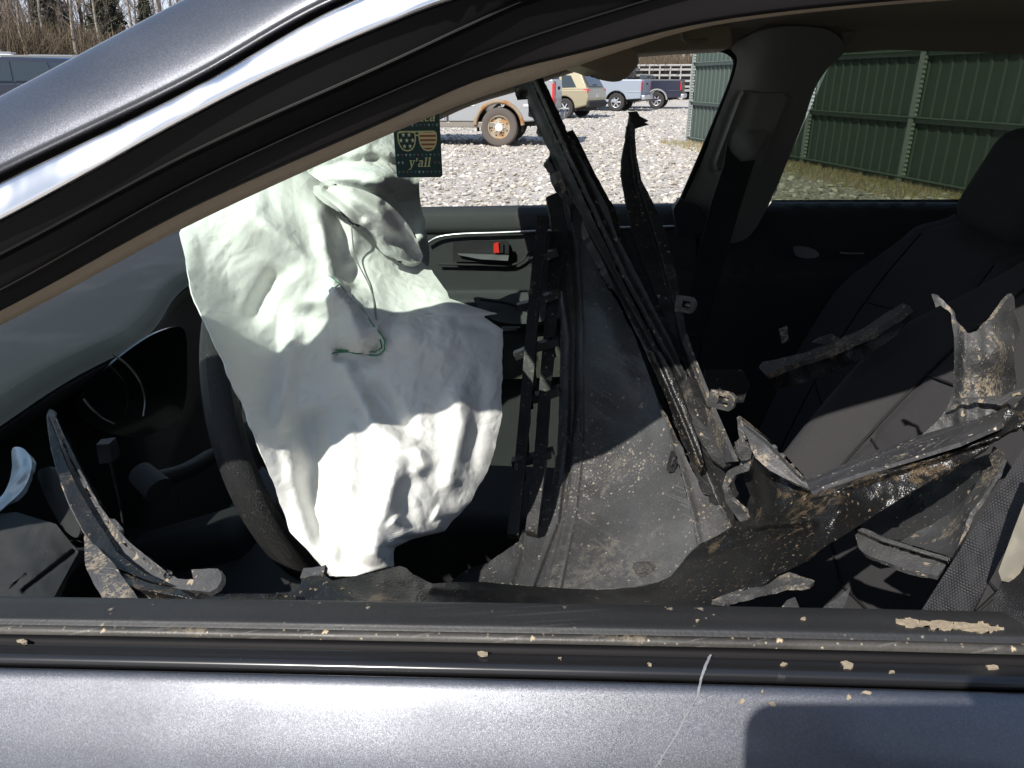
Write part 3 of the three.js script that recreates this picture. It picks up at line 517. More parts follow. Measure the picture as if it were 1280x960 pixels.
function suv(name, o) {
  const { pos, turn, label, paint, group, r = 0.36, rim = VM.alloy, category = 'car' } = o, t = thing(name, pos, label, category, group, turn), W = 1.84, A = r + 0.07, wy = r, y0 = 0.36;
  const fx = -1.4, bx = 1.3, k = Math.sqrt(A * A - (y0 - wy) ** 2);
  local('body', side([[-2.3, y0 + 0.1], [fx - k, y0], [fx, wy, A, Math.PI, 0, true], [fx + k, y0], [bx - k, y0], [bx, wy, A, Math.PI, 0, true], [bx + k, y0], [2.22, y0 + 0.12], [2.3, 0.75], [2.26, 1.06], [-1.15, 1.04], [-2.1, 0.94], [-2.32, 0.78]], W, 0.09), paint, t);
  const tp = (x, y) => 1 - 0.3 * Math.max(0, y - 1.04);
  local('roof', side([[-1.2, 1.02], [2.24, 1.04], [1.9, 1.58], [1.6, 1.66], [-0.1, 1.68], [-0.35, 1.62]], W - 0.04, 0.06, 0, tp), paint, t);
  for (const s of [-1, 1]) {
    const wg = pts => { const g = side(pts, 0.02, 0.004, s * (W / 2 - 0.022)); const p = g.attributes.position; for (let i = 0; i < p.count; i++) p.setZ(i, p.getZ(i) - s * (p.getY(i) - 1.04) * 0.3 * W / 2 * 0.98 + s * 0.012); g.computeVertexNormals(); return g; };
    local('side_window', wg([[-0.9, 1.08], [0.12, 1.08], [0.12, 1.58], [-0.2, 1.58]]), VM.glass, t);
    local('side_window', wg([[0.18, 1.08], [1.12, 1.08], [1.0, 1.56], [0.18, 1.58]]), VM.glass, t);
    local('quarter_window', wg([[1.2, 1.1], [1.78, 1.12], [1.5, 1.52], [1.1, 1.55]]), VM.glass, t);
    local('roof_rail', box(1.9, 0.035, 0.04, 0.7, 1.72, s * 0.62, 0.012), VM.grey, t);
    local('tail_light', box(0.2, 0.17, 0.3, 2.17, 0.98, s * (W / 2 - 0.155), 0.03), VM.lamp, t);
    local('door_handle', box(0.2, 0.035, 0.03, 0.85, 0.93, s * (W / 2 + 0.01), 0.01), paint, t);
    local('door_seam', merge([box(0.008, 0.62, 0.006, 0.15, 0.72, s * (W / 2 + 0.0005)), box(0.008, 0.5, 0.006, 1.16, 0.78, s * (W / 2 + 0.0005))]), VM.dark, t);
    local('cladding', box(2.0, 0.1, 0.05, -0.05, 0.4, s * (W / 2 - 0.03), 0.02), VM.dark, t);
    for (const x of [fx, bx]) { wheel(t, x, s * (W / 2 - 0.13), r, 0.23, VM.tyre, rim, 'alloy', s); const g = new THREE.CylinderGeometry(A - 0.006, A - 0.006, 0.26, 20, 1, true, -Math.PI / 2, Math.PI); g.rotateX(-Math.PI / 2); g.translate(x, wy, s * (W / 2 - 0.18)); local('wheel_arch', g, VM.dark, t); }
  }
  local('number_plate', box(0.012, 0.12, 0.32, 2.306, 0.82, 0), VM.cover, t); local('rear_wiper', box(0.012, 0.02, 0.4, 2.21, 1.2, 0.1), VM.dark, t);
  const rw = box(0.02, 0.46, 1.35, 0, 0, 0, 0.005); rw.rotateZ(0.56); rw.translate(2.09, 1.34, 0); local('rear_window', rw, VM.glass, t);
  const fw = box(0.02, 0.9, 1.4, 0, 0, 0, 0.005); fw.rotateZ(-0.95); fw.translate(-0.8, 1.35, 0); local('windscreen', fw, VM.glass, t);
  local('bumper', box(0.2, 0.24, W - 0.1, 2.24, 0.52, 0, 0.06), VM.dark, t);
  local('chassis', box(4, 0.14, 1.3, 0, 0.34, 0), VM.dark, t);
  return t;
}
const yawOf = px => { const r = ray(px, 100); return Math.atan2(r.x, -r.z); };
{
  // silver pickup, side on, its rear wheel nearest
  const w = onGround(625, 183), turn = -0.06, off = V3(1.75, 0, 0.83).applyAxisAngle(V3(0, 1, 0), turn);
  pickup('pickup_truck', { pos: V3(w.x - off.x, 0, w.z - off.z), turn, label: 'worn silver pickup with a rusty steel wheel seen above the far door', paint: paintMat(0.36, 0.37, 0.38, 0.5), lower: paintMat(0.22, 0.2, 0.17, 0.2), moulding: S({ color: RGB(0.62, 0.62, 0.6), roughness: 0.4 }), rim: VM.rust, tyre: VM.dusty, style: 'steel', r: 0.41, flare: S({ map: T.rust, color: RGB(0.8, 0.75, 0.7), roughness: 0.8 }), bumper: VM.grey });
  const w2 = onGround(706, 148), t2 = -0.42, o2 = V3(1.3, 0, 0.8).applyAxisAngle(V3(0, 1, 0), t2);
  suv('parked_car', { pos: V3(w2.x - o2.x, 0, w2.z - o2.z), turn: t2, label: 'tan gold crossover with a red tail light left of the pale pickup', paint: paintMat(0.34, 0.30, 0.2, 0.4) });
  const w3 = onGround(770, 139), t3 = -0.3, o3 = V3(1.75, 0, 0.83).applyAxisAngle(V3(0, 1, 0), t3);
  const pk = pickup('pickup_truck', { pos: V3(w3.x - o3.x, 0, w3.z - o3.z), turn: t3, label: 'pale silver blue pickup carrying dark scrap beside the navy pickup', paint: paintMat(0.30, 0.34, 0.40, 0.3), r: 0.4 });
  const w4 = onGround(820, 136), t4 = -0.22, o4 = V3(1.75, 0, 0.83).applyAxisAngle(V3(0, 1, 0), t4);
  pickup('pickup_truck', { pos: V3(w4.x - o4.x, 0, w4.z - o4.z), turn: t4, label: 'dark navy pickup with a red tail light, rightmost of the trucks', paint: paintMat(0.008, 0.011, 0.03, 0.1), flare: VM.grey, r: 0.4 });
  // engine scrap standing in the pale pickup's bed
  const sc = thing('scrap_pile', pk.position.clone().add(V3(1.6, 1.41, 0).applyAxisAngle(V3(0, 1, 0), t3)), 'dark engine scrap with a yellow jug piled in the pale pickup bed', 'scrap', undefined, t3); seed = 77;
  for (let i = 0; i < 9; i++) { const g = new THREE.IcosahedronGeometry(rr(0.14, 0.26), 1), a = g.attributes.position; for (let k = 0; k < a.count; k++) { const f = 1 + 0.5 * fbm(a.getX(k) * 6 + i, a.getY(k) * 6, a.getZ(k) * 6, 2); a.setXYZ(k, a.getX(k) * f, a.getY(k) * f, a.getZ(k) * f); } g.computeVertexNormals(); g.translate(rr(-0.8, 0.9), rr(0.1, 0.4), rr(-0.5, 0.5)); local('metal_lump', g, VM.dark, sc); }
  local('pipe', tube([V3(0.2, 0.1, 0), V3(0.5, 0.6, 0.2), V3(0.9, 0.5, 0.1)], 0.05), VM.dark, sc); local('jug', box(0.2, 0.3, 0.16, -0.4, 0.34, 0.4, 0.05), S({ color: RGB(0.7, 0.45, 0.03), roughness: 0.5 }), sc);
  // car roofs behind
  const rows = [[756, 50, 0.9, [0.5, 0.5, 0.52], 'silver car behind the pale pickup cab'], [790, 54, 1.0, [0.05, 0.06, 0.08], 'dark car behind the scrap in the pale pickup'], [712, 56, 0.9, [0.3, 0.05, 0.04], 'dull red car far behind the tan crossover'], [700, 47, 1.2, [0.75, 0.76, 0.78], 'white car roof just above the tan crossover'], [728, 52, 1.1, [0.1, 0.2, 0.42], 'blue car behind the tan crossover and the pale pickup']];
  for (const [px, d, t, c, l] of rows) suv('parked_car', { pos: along(px, d), turn: t, label: l, paint: paintMat(...c) });
  // left of the near pillar
  const p0 = along(16, 26.5); p0.y = groundH(p0.x, p0.z);
  suv('parked_car', { pos: p0, turn: 0.5, label: 'dark navy crossover parked left of the wreck, below the woods', paint: paintMat(0.008, 0.014, 0.034, 0.1) });
  for (const [px, d, t, c, l, y] of [[-36, 38, 0.5, [0.7, 0.72, 0.75], 'white car whose roof shows behind the navy crossover at left', 0.36], [52, 40, 0.6, [0.1, 0.28, 0.55], 'bright blue car whose roof shows behind the navy crossover', 0.36], [98, 42, 0.5, [0.04, 0.05, 0.07], 'dark car farthest right behind the navy crossover', 0.4]]) { const q = along(px, d); q.y = groundH(q.x, q.z); suv('parked_car', { pos: q, turn: t, label: l, paint: paintMat(...c) }); }
  // white stake trailer in the distance
  const tp = along(846, 57), tr = thing('stake_trailer', tp, 'white slatted livestock trailer behind the navy pickup', 'trailer', undefined, -0.25);
  local('deck', box(5.2, 0.14, 2, 0, 0.7, 0), VM.grey, tr);
  for (let i = 0; i < 8; i++) local('stake', box(0.09, 1.5, 0.06, -2.5 + i * 0.714, 1.5, 1), VM.white, tr);
  for (let i = 0; i < 4; i++) local('slat', box(5.2, 0.13, 0.03, 0, 0.95 + i * 0.36, 0.955), VM.white, tr);
  local('roof_bar', box(5.3, 0.12, 2.1, 0, 2.3, 0, 0.03), VM.white, tr); local('back_wall', box(5.2, 1.4, 0.04, 0, 1.5, -1), VM.grey, tr);
  for (const x of [-0.5, 0.5]) wheel(tr, x, 0.85, 0.36, 0.24, VM.tyre, VM.alloy, 'alloy', 1);
}

// ---------------------------------------------------------------- the wrecked car, seen across its driver's door (x runs to its tail, glass of the near door near z = 0)
const CAR = thing('wrecked_car', V3(0.3, 0, -0.75), 'dark blue grey crashed crossover with open driver window, deployed airbag and black interior', 'car');
const MIR = p => V3(p.x, p.y, -1.5 - p.z);
const TUMBLE = V3(0, 0.33, 1).normalize();
const onDoor = (q, off) => onPlane(q[0], q[1], V3(0, 1.08, off), TUMBLE);
{
  // near roof rail and pillar: lines running up the pillar and along the roof edge
  const L = {
    silhouette: [[-700, 470], [-350, 298], [0, 120], [228, 0], [400, -85], [640, -180], [900, -232], [1400, -275]],
    paintEnd: [[-700, 548], [-350, 384], [0, 214], [240, 98], [412, 2], [640, -82], [900, -146], [1400, -190]],
    chromeTop: [[-700, 560], [-350, 397], [0, 229], [240, 111], [442, 0], [640, -68], [900, -132], [1400, -176]],
    chromeLow: [[-700, 606], [-350, 445], [0, 277], [240, 146], [360, 86], [480, 34], [570, 0], [900, -80], [1400, -130]],
    ridge: [[-700, 652], [-350, 490], [0, 319], [240, 191], [480, 82], [600, 26], [660, 0], [900, -58], [1400, -100]],
    faint: [[-700, 690], [-350, 532], [0, 363], [240, 229], [480, 119], [620, 62], [740, 22], [900, -22], [1100, -46], [1400, -62]],
    frameLow: [[-700, 712], [-350, 556], [0, 388], [240, 259], [480, 152], [600, 99], [740, 62], [880, 28], [1100, 2], [1400, -16]],
    trimLow: [[-700, 730], [-350, 572], [0, 406], [240, 279], [480, 170], [600, 121], [700, 89], [790, 59], [880, 34], [1100, 7], [1400, -11]],
  };
  const R = (k, off, dy = 0) => L[k].map(q => onDoor([q[0], q[1] + dy], off));
  const n = 90;
  // painted pillar, rounded from the door gap over to the windscreen
  const pillarIn = L.silhouette.map(q => onDoor([q[0], q[1] + 26], -0.038));
  part('roof_pillar', loft([R('paintEnd', -0.012, 6), R('paintEnd', -0.003), R('paintEnd', -0.0005, -10), L.paintEnd.map((q, i) => onDoor([q[0], lerp(q[1], L.silhouette[i][1], 0.55)], -0.007)), R('silhouette', -0.028), pillarIn], n, { smooth: 5 }), M.paint, CAR, 'blue grey painted windscreen pillar, sunlit along its lower edge');
  part('pillar_gap', loft([R('paintEnd', -0.012, 4), R('paintEnd', -0.014, 8), R('chromeTop', -0.010, 1)], n), M.rubber, CAR);
  part('chrome_trim', loft([R('chromeTop', -0.010, 0), R('chromeTop', -0.0005, 1), R('chromeTop', 0.0015, 8), R('chromeLow', 0.002, -12), R('chromeLow', 0.0005, -2), R('chromeLow', -0.006, 0)], n, { smooth: 3 }), M.chrome, CAR, 'bright chrome strip along the window frame');
  const DF = part('door_frame', loft([R('chromeLow', -0.006, -1), R('chromeLow', -0.003, 2), R('ridge', -0.0145, -4), R('ridge', -0.011, -1), R('ridge', -0.0115, 1), R('ridge', -0.016, 4), R('ridge', -0.0165, 8), R('faint', -0.027, -2)], n), M.frame, CAR, 'black window frame of the driver door');
  part('window_seal', loft([R('faint', -0.027, -2), R('faint', -0.0245, 0), R('faint', -0.028, 3), R('frameLow', -0.036, -5), R('frameLow', -0.038, -1), R('frameLow', -0.041, 1)], n, { smooth: 3 }), M.rubber, CAR);
  part('pillar_trim', loft([R('frameLow', -0.041, -1), R('frameLow', -0.043, 2), R('trimLow', -0.055, 0), R('trimLow', -0.075, -4), L.trimLow.map(q => onDoor([q[0], q[1] - 34], -0.10)), L.silhouette.map((q, i) => onDoor([q[0], lerp(q[1], L.trimLow[i][1], 0.35)], -0.06))], n, { smooth: 2 }), M.trim, CAR, 'beige inner pillar trim lining the window opening');

  // far side frame, mirrored, its own inner edge
  const far = k => k.map(p => { const m = MIR(p); m.y += 0.006 + 0.026 * sstep(-0.06, -0.32, p.x); return m; });
  part('far_pillar', loft([far(R('faint', 0.0)), far(R('silhouette', -0.005)), far(pillarIn), far(L.trimLow.map(q => onDoor([q[0], q[1] - 30], -0.07))), far(R('trimLow', -0.05, -10)), far(R('trimLow', -0.02, -10)), far(R('faint', 0.0))], n, { smooth: 2 }), M.trim, CAR);

  // windscreen between the pillars, roof behind it
  const nearEdge = rail(pillarIn, 200), farEdge = nearEdge.map(MIR);
  let split = nearEdge.findIndex(p => p.x > -0.21);
  const pane = nearEdge.slice(0, split + 1), rows = [];
  for (let j = 0; j <= 16; j++) { const t = j / 16, bow = Math.sin(Math.PI * t); rows.push(pane.filter((_, i) => i % 4 === 0 || i === pane.length - 1).map(p => { const q = p.clone().lerp(MIR(p), t); q.x -= 0.14 * bow; q.y += 0.03 * bow; return q; })); }
  part('windscreen', gridSurf(rows), M.glass, CAR, 'greenish windscreen');
  const roofRows = [], tail = nearEdge.slice(split), lastP = tail[tail.length - 1];
  const edge = tail.filter((_, i) => i % 6 === 0).concat([V3(1.2, lastP.y + 0.01, lastP.z), V3(1.9, lastP.y - 0.04, lastP.z), V3(2.25, lastP.y - 0.1, lastP.z)]);
  for (let j = 0; j <= 16; j++) { const t = j / 16, bow = Math.sin(Math.PI * t); roofRows.push(edge.map((p, i) => { const q = p.clone().lerp(MIR(p), t); q.x -= 0.14 * bow * (i < 6 ? 1 - i / 6 : 0); q.y += 0.055 * Math.pow(bow, 0.6); return q; })); }
  part('roof', gridSurf(roofRows, { thick: 0.004 }), M.paint, CAR);
  part('headliner', gridSurf(roofRows.map((r, j) => r.map(p => p.clone().add(V3(0.012, -0.04 - 0.012 * Math.sin(Math.PI * j / 16), 0)))), { thick: 0.004 }), M.headliner, CAR, 'brown grey cloth headliner in deep shade');
}
// ---- driver's door: belt line mouldings and outer skin, as one cross-section swept along the sill
{
  const fromPy = (py, z) => { const p = atZ(640, py, z); return [z, p.y - 0.044 * p.x]; };
  const sweep = (prof, o = {}) => {
    const c = o.sharp ? prof : smoothLine(prof, prof.length * 5), rows = c.map(([z, y]) => { const r = []; for (let i = 0; i <= 60; i++) { const x = -1.1 + i / 60 * 1.55; r.push(V3(x, y + 0.044 * x - 0.012 * x * x + 0.0006 * Math.sin(x * 9), z + 0.0006 * Math.sin(x * 7))); } return r; });
    return gridSurf(rows, { flip: true });
  };
  const lip = fromPy(786, -0.011), D = new THREE.Group(); D.name = 'driver_door'; CAR.add(D); D.userData.label = 'dented dark blue grey driver door with the window gone';
  part('sill_trim', sweep([[-0.075, 0.70], [-0.062, 0.95], [-0.048, 1.05], [-0.036, fromPy(757, -0.03)[1] - 0.003], fromPy(759, -0.028), fromPy(772, -0.019), fromPy(782, -0.0125), lip, [lip[0] + 0.003, lip[1] - 0.003], [lip[0] + 0.003, lip[1] - 0.02]]), M.sill, D, 'soft black inner window sill smeared with dried mud');
  const c0 = fromPy(791, -0.0055), c1 = fromPy(800, -0.0015);
  part('glass_channel', sweep([[-0.0075, lip[1] - 0.02], [-0.0075, c0[1] - 0.003], c0, fromPy(795, -0.0035), c1, [c1[0] + 0.001, c1[1] - 0.004], [c1[0] + 0.002, c1[1] - 0.015]], { sharp: true }), M.felt, D, 'grimy felt channel where the glass has gone');
  const b0 = fromPy(803, 0.001);
  part('weather_strip', sweep([[0.0015, b0[1] - 0.015], [0.002, b0[1] - 0.003], fromPy(804, 0.0025), fromPy(812, 0.006), [0.007, fromPy(815, 0.007)[1] - 0.003], [0.0085, fromPy(818, 0.008)[1] - 0.006]], { sharp: true }), M.rubber, D);
  const m0 = fromPy(817, 0.009), m1 = fromPy(838, 0.019);
  part('belt_moulding', sweep([[0.0082, m0[1] - 0.006], [0.0088, m0[1] - 0.001], m0, fromPy(824, 0.0128), fromPy(831, 0.0165), m1, [m1[0] + 0.0008, m1[1] - 0.003], [m1[0] - 0.001, m1[1] - 0.006]]), P({ color: RGB(0.012, 0.012, 0.013), roughness: 0.42, roughnessMap: T.sillMud.roughnessMap, clearcoat: 0.2, clearcoatRoughness: 0.45 }), D, 'glossy black belt moulding');
  const s0 = fromPy(849, 0.0225);
  part('outer_skin', sweep([[0.0185, s0[1] - 0.02], [0.0205, s0[1] - 0.004], s0, [s0[0] + 0.004, s0[1] - 0.0012], [s0[0] + 0.009, s0[1] - 0.006], [s0[0] + 0.017, s0[1] - 0.0155], [s0[0] + 0.028, s0[1] - 0.030], [s0[0] + 0.040, s0[1] - 0.050], [s0[0] + 0.055, s0[1] - 0.085], [s0[0] + 0.065, s0[1] - 0.14], [s0[0] + 0.068, s0[1] - 0.25], [s0[0] + 0.05, s0[1] - 0.45], [s0[0] + 0.06, s0[1] - 0.62], [s0[0] + 0.02, s0[1] - 0.72]]), M.paint, D, 'dark blue grey metallic door skin, scratched and splashed');
  part('door_gap', sweep([[0.015, s0[1] - 0.012], [0.0215, s0[1] - 0.010]], { sharp: true }), M.black, D);
  part('door_card', sweep([[-0.055, 1.0], [-0.075, 0.85], [-0.09, 0.78], [-0.085, 0.6], [-0.07, 0.42]]), M.door, D);
}
// ---- mud and scratches on the sill and the door skin
{
  const fromPy = (py, z) => { const p = atZ(640, py, z); return [z, p.y - 0.044 * p.x]; };
  const s0 = fromPy(849, 0.0225), tab = [[-0.03, fromPy(757, -0.03)[1]], fromPy(772, -0.019), fromPy(782, -0.0125), fromPy(786, -0.011), fromPy(791, -0.0055), fromPy(800, -0.0015), fromPy(812, 0.006), fromPy(817, 0.009), fromPy(824, 0.0128), fromPy(831, 0.0165), fromPy(838, 0.019), s0, [s0[0] + 0.004, s0[1] - 0.0012], [s0[0] + 0.009, s0[1] - 0.006], [s0[0] + 0.017, s0[1] - 0.0155], [s0[0] + 0.028, s0[1] - 0.030], [s0[0] + 0.040, s0[1] - 0.050]];
  const hit = (px, py) => { for (let z = 0.06; z > -0.05; z -= 0.0004) { const p = atZ(px, py, z); let i = 0; while (i < tab.length - 2 && tab[i + 1][0] < z) i++; const y = lerp(tab[i][1], tab[i + 1][1], clamp((z - tab[i][0]) / (tab[i + 1][0] - tab[i][0]), 0, 1)) + 0.044 * p.x - 0.012 * p.x * p.x; if (p.y <= y + 0.0022) return z; } return -0.03; };
  const D = CAR.children.find(o => o.name === 'driver_door'); seed = 313;
  const patch = (cx, cy, rx, ry, an, m = M.mud, nm = 'dried_mud') => { const o = [], n = Math.max(9, Math.round(rx * 0.5)); for (let i = 0; i < n; i++) { const a = i / n * 6.283, f = rr(0.55, 1.15), x = Math.cos(a) * rx * f, y = Math.sin(a) * ry * f; o.push([cx + x * Math.cos(an) - y * Math.sin(an), cy + x * Math.sin(an) + y * Math.cos(an)]); } return plate(o, hit, { thick: 0.0015, maxL: 5, noise: 0.0006, nf: 0.2, jags: Math.min(1.4, ry * 0.25), jstep: 2.5 }); };
  part('dried_mud', merge([patch(1185, 781, 66, 5, 0.06), patch(1140, 778, 22, 5, 0.1), patch(1225, 785, 22, 6, 0.0)]), M.mud, D, 'tan smear of dried mud on the inner sill');
  for (const [x, y, a, b, t] of [[604, 816, 7, 3, 0.1], [1059, 831, 8, 5, 0.3], [1240, 833, 9, 3, 0.1], [28, 801, 7, 3, 0], [1115, 839, 3, 2, 0], [980, 829, 4, 1.6, 0], [700, 822, 3, 1.4, 0], [812, 829, 3, 1.4, 0.2], [1004, 772, 3, 1.5, 0], [872, 775, 3, 1.3, 0]]) part('dried_mud', patch(x, y, a, b, t), M.mud, D);
  for (const [x, y, a, b] of [[928, 876, 3, 5], [966, 880, 4, 3.5], [1060, 872, 4, 4], [1084, 866, 7, 3], [953, 864, 1.6, 2.4]]) part('mud_splash', patch(x, y, a, b, 0.2), M.mud, D);
  const scr = [[876, 850], [872, 870], [864, 884], [854, 902], [846, 918], [834, 936], [820, 958], [812, 972]], o = []; scr.forEach(([x, y], i) => o.push([x + rr(0.6, 1.8), y])); scr.slice().reverse().forEach(([x, y]) => o.push([x - rr(0.5, 1.6), y])); part('scratch', plate(o, hit, { thick: 0.0012, maxL: 5, noise: 0, jags: 0.7, jstep: 3 }), M.scratch, D, 'pale scratch running down the door skin');
  const scr2 = [[888, 818], [882, 832], [876, 850]], o2 = scr2.map(([x, y]) => [x + rr(1, 2), y]).concat(scr2.slice().reverse().map(([x, y]) => [x - rr(1, 2), y])); part('scratch', plate(o2, hit, { thick: 0.0006, maxL: 4, noise: 0, jags: 0.5, jstep: 3 }), M.scratch, D);
}
for (const x of [-1.9, 1.5]) for (const sd of [-1, 1]) wheel(CAR, x, sd * 0.66, 0.34, 0.22, VM.tyre, VM.alloy, 'alloy', sd);
// ---- cabin shell: floor, firewall, tail, far doors below the belt
{
  const sh = (pts, m, name, label) => part(name, gridSurf(pts, { thick: 0.01 }), m, CAR, label);
  const Q = (a, b, c, d) => [[a, b], [c, d]];
  sh(Q(V3(-1.5, 0.36, 0), V3(2.3, 0.36, 0), V3(-1.5, 0.36, -1.5), V3(2.3, 0.36, -1.5)), M.black, 'floor');
  sh(Q(V3(-1.05, 0.36, 0.02), V3(-1.05, 0.36, -1.52), V3(-1.15, 1.0, 0.02), V3(-1.15, 1.0, -1.52)), M.black, 'firewall');
  sh(Q(V3(2.25, 0.36, 0), V3(2.25, 0.36, -1.5), V3(2.3, 1.1, 0), V3(2.3, 1.1, -1.5)), M.black, 'tailgate');
  sh(Q(V3(2.3, 1.1, -0.05), V3(2.3, 1.1, -1.45), V3(2.05, 1.5, -0.15), V3(2.05, 1.5, -1.35)), M.tint, 'rear_window');
  // near side behind the driver's door: B pillar, rear door with tinted glass, tail
  const skin = [[0.03, 1.078], [0.06, 1.05], [0.085, 0.95], [0.085, 0.75], [0.08, 0.5], [0.04, 0.36]];
  part('rear_door', gridSurf(skin.map(([z, y]) => [0.455, 0.8, 1.2, 1.7, 2.28].map((x, i) => V3(x, y + 0.044 * Math.min(x, 0.9) - 0.012 * Math.min(x, 1) ** 2, z - (i === 4 ? 0.12 : i === 3 ? 0.03 : 0)))), { flip: true, thick: 0.004 }), M.paint, CAR);
  sh(Q(V3(0.25, 0.38, -0.03), V3(2.28, 0.38, -0.05), V3(0.32, 1.1, -0.03), V3(2.28, 1.13, -0.06)), M.door, 'near_inner_panel');
  sh(Q(V3(0.50, 1.1, 0), V3(1.35, 1.12, 0), V3(0.60, 1.42, -0.12), V3(1.2, 1.42, -0.12)), M.tint, 'near_rear_glass');
  sh(Q(V3(1.35, 1.1, 0), V3(2.28, 1.13, -0.05), V3(1.2, 1.46, -0.13), V3(2.05, 1.42, -0.15)), M.paint, 'near_quarter');
  sh(Q(V3(0.275, 1.09, 0.005), V3(0.50, 1.1, 0.005), V3(0.36, 1.44, -0.115), V3(0.60, 1.44, -0.115)), M.frame, 'near_centre_pillar');
  // nose: wings and bonnet, out of the picture but standing in the sun
  part('wing', gridSurf(skin.map(([z, y]) => [-2.1, -1.8, -1.4, -1.105].map((x, i) => V3(x, y - 0.05 - (3 - i) * 0.035, z - (3 - i) * (3 - i) * 0.012))), { flip: true, thick: 0.004 }), M.paint, CAR);
  part('bonnet', gridSurf(Array.from({ length: 9 }, (_, j) => [-2.1, -1.8, -1.4, -1.15].map((x, i) => { const t = j / 8; return V3(x, 0.93 + i * 0.035 + 0.05 * Math.sin(Math.PI * t) + 0.02 * fbm(x * 4, t * 6, 2), lerp(0.02, -1.52, t)); })), { thick: 0.004 }), M.paint, CAR, 'buckled bonnet');
}
// ---- far doors
{
  const d = new THREE.Group(); d.name = 'passenger_door'; CAR.add(d); d.userData.label = 'black inner panel of the far front door with a red lock knob';
  const zf = -1.44, top = px => lerp(263, 257, clamp((px - 530) / 320, 0, 1));
  const dz = (x, y) => { let z = zf; z -= 0.03 * sstep(278, 262, y);  z += 0.03 * sstep(366, 376, y) * (1 - 0.4 * sstep(380, 440, y)); return z; };
  const panel = [[380, 264], [530, 263], [690, 260], [850, 257], [870, 300], [875, 420], [860, 640], [380, 640]];
  part('inner_panel', plate(panel, dz, { thick: 0.012, maxL: 9, noise: 0.001 }), M.door, d);
  part('sill_pad', gridSurf([[-1.475, 262], [-1.46, 258.5], [-1.445, 262], [-1.434, 271], [-1.43, 284], [-1.433, 291], [-1.445, 292]].map(([z, y]) => { const r = []; for (let i = 0; i <= 20; i++) { const x = 380 + i * 24; r.push(atZ(x, y - (x - 530) * 0.015, z)); } return r; })), M.door, d);
  const line = (pts, r, m, name, z = -1.425) => part(name, tube(smoothLine(pts, 30).map(q => atZ(q[0], q[1], z)), r, 60, 6), m, d);
  line([[534, 304], [546, 297], [570, 293], [620, 291], [690, 288], [760, 285], [850, 283]], 0.0035, M.silver, 'trim_strip');
  line([[548, 330], [600, 331], [640, 331], [652, 326], [664, 314], [680, 297]], 0.003, M.door, 'bezel_edge');
  part('handle_recess', plate([[566, 303], [634, 302], [637, 326], [630, 328], [566, 327]], () => -1.418, { thick: 0.01, maxL: 12 }), M.black, d);
  part('door_handle', plate([[572, 317], [600, 318], [636, 319], [635, 326], [600, 324], [574, 319]], () => -1.405, { thick: 0.006, maxL: 8 }), M.silver, d);
  part('lock_knob', plate([[617, 305], [623, 304], [624, 316], [617, 316]], () => -1.40, { thick: 0.012, maxL: 8 }), M.red, d);
  part('lock_base', merge([plate([[625, 305], [629, 305], [629, 316], [625, 316]], () => -1.402, { thick: 0.01 }), plate([[631, 304], [636, 304], [636, 317], [631, 317]], () => -1.402, { thick: 0.01 })]), M.black, d);
  const arm = new THREE.Group(); arm.name = 'armrest'; d.add(arm);
  part('armrest_pad', plate(smoothLine([[592, 372], [622, 374], [640, 367], [668, 365], [704, 364], [760, 360], [770, 385], [700, 398], [640, 405], [610, 396]], 60, true), [[592, 372, -1.39], [640, 367, -1.37], [704, 364, -1.37], [760, 360, -1.37], [770, 390, -1.33], [700, 398, -1.33], [620, 396, -1.35]], { thick: 0.03 }), M.door, arm);
  part('pull_handle', tube([[600, 374], [630, 378], [652, 385], [668, 394]].map(q => atZ(q[0], q[1], -1.345)), 0.004, 24), M.black, arm);
  part('switch_strip', plate([[627, 409], [650, 409], [644, 413], [628, 414]], () => -1.31, { thick: 0.006 }), M.silver, arm);
  part('door_pocket', plate([[600, 420], [720, 414], [720, 470], [590, 476]], [[600, 420, -1.38], [720, 414, -1.38], [720, 470, -1.36], [590, 476, -1.36]], { thick: 0.01 }), S({ map: T.dash, color: RGB(1.3, 1.3, 1.0), roughness: 0.8 }), d);
  // outer skin of the far door seen as a blue edge, glass
  part('outer_edge', gridSurf([[-1.47, 0], [-1.485, -0.004], [-1.5, -0.012], [-1.53, -0.05], [-1.56, -0.15]].map(([z, dy]) => { const r = []; for (let i = 0; i <= 10; i++) { const x = -1.1 + i * 0.137; r.push(V3(x, 1.084 + dy + 0.035 * x, z)); } return r; })), M.paint, d);

  const B = new THREE.Group(); B.name = 'far_centre_pillar'; CAR.add(B);
  const body = smoothLine([[914, 60], [921, 72], [918, 92], [900, 140], [880, 190], [858, 240], [846, 268], [880, 300], [930, 300], [958, 262], [966, 244], [985, 200], [1005, 150], [1020, 108], [1036, 84], [1056, 62], [1040, 40], [960, 36]], 120, true);
  part('pillar_cover', plate(body, [[914, 60, -1.37], [918, 92, -1.385], [846, 268, -1.42], [880, 190, -1.40], [935, 190, -1.37], [945, 90, -1.34], [966, 244, -1.42], [1036, 84, -1.38], [1040, 40, -1.33], [960, 36, -1.30]], { thick: 0.02, relief: reliefFn([{ p: [[925, 118], [917, 130], [890, 205], [893, 214], [903, 214]], a: -0.006, w: 4 }, { p: [[984, 120], [975, 150], [950, 200]], a: -0.005, w: 5 }]) }), M.pillarTrim, B, 'grey far centre pillar trim');
  part('belt_recess', plate([[926, 122], [930, 116], [978, 116], [984, 122], [952, 208], [897, 212], [895, 204]], [[926, 122, -1.345], [984, 122, -1.345], [897, 208, -1.378], [952, 208, -1.37]], { thick: 0.01, relief: reliefFn([{ p: [[935, 120], [906, 205]], a: -0.01, w: 9 }]) }), M.pillarTrim, B);
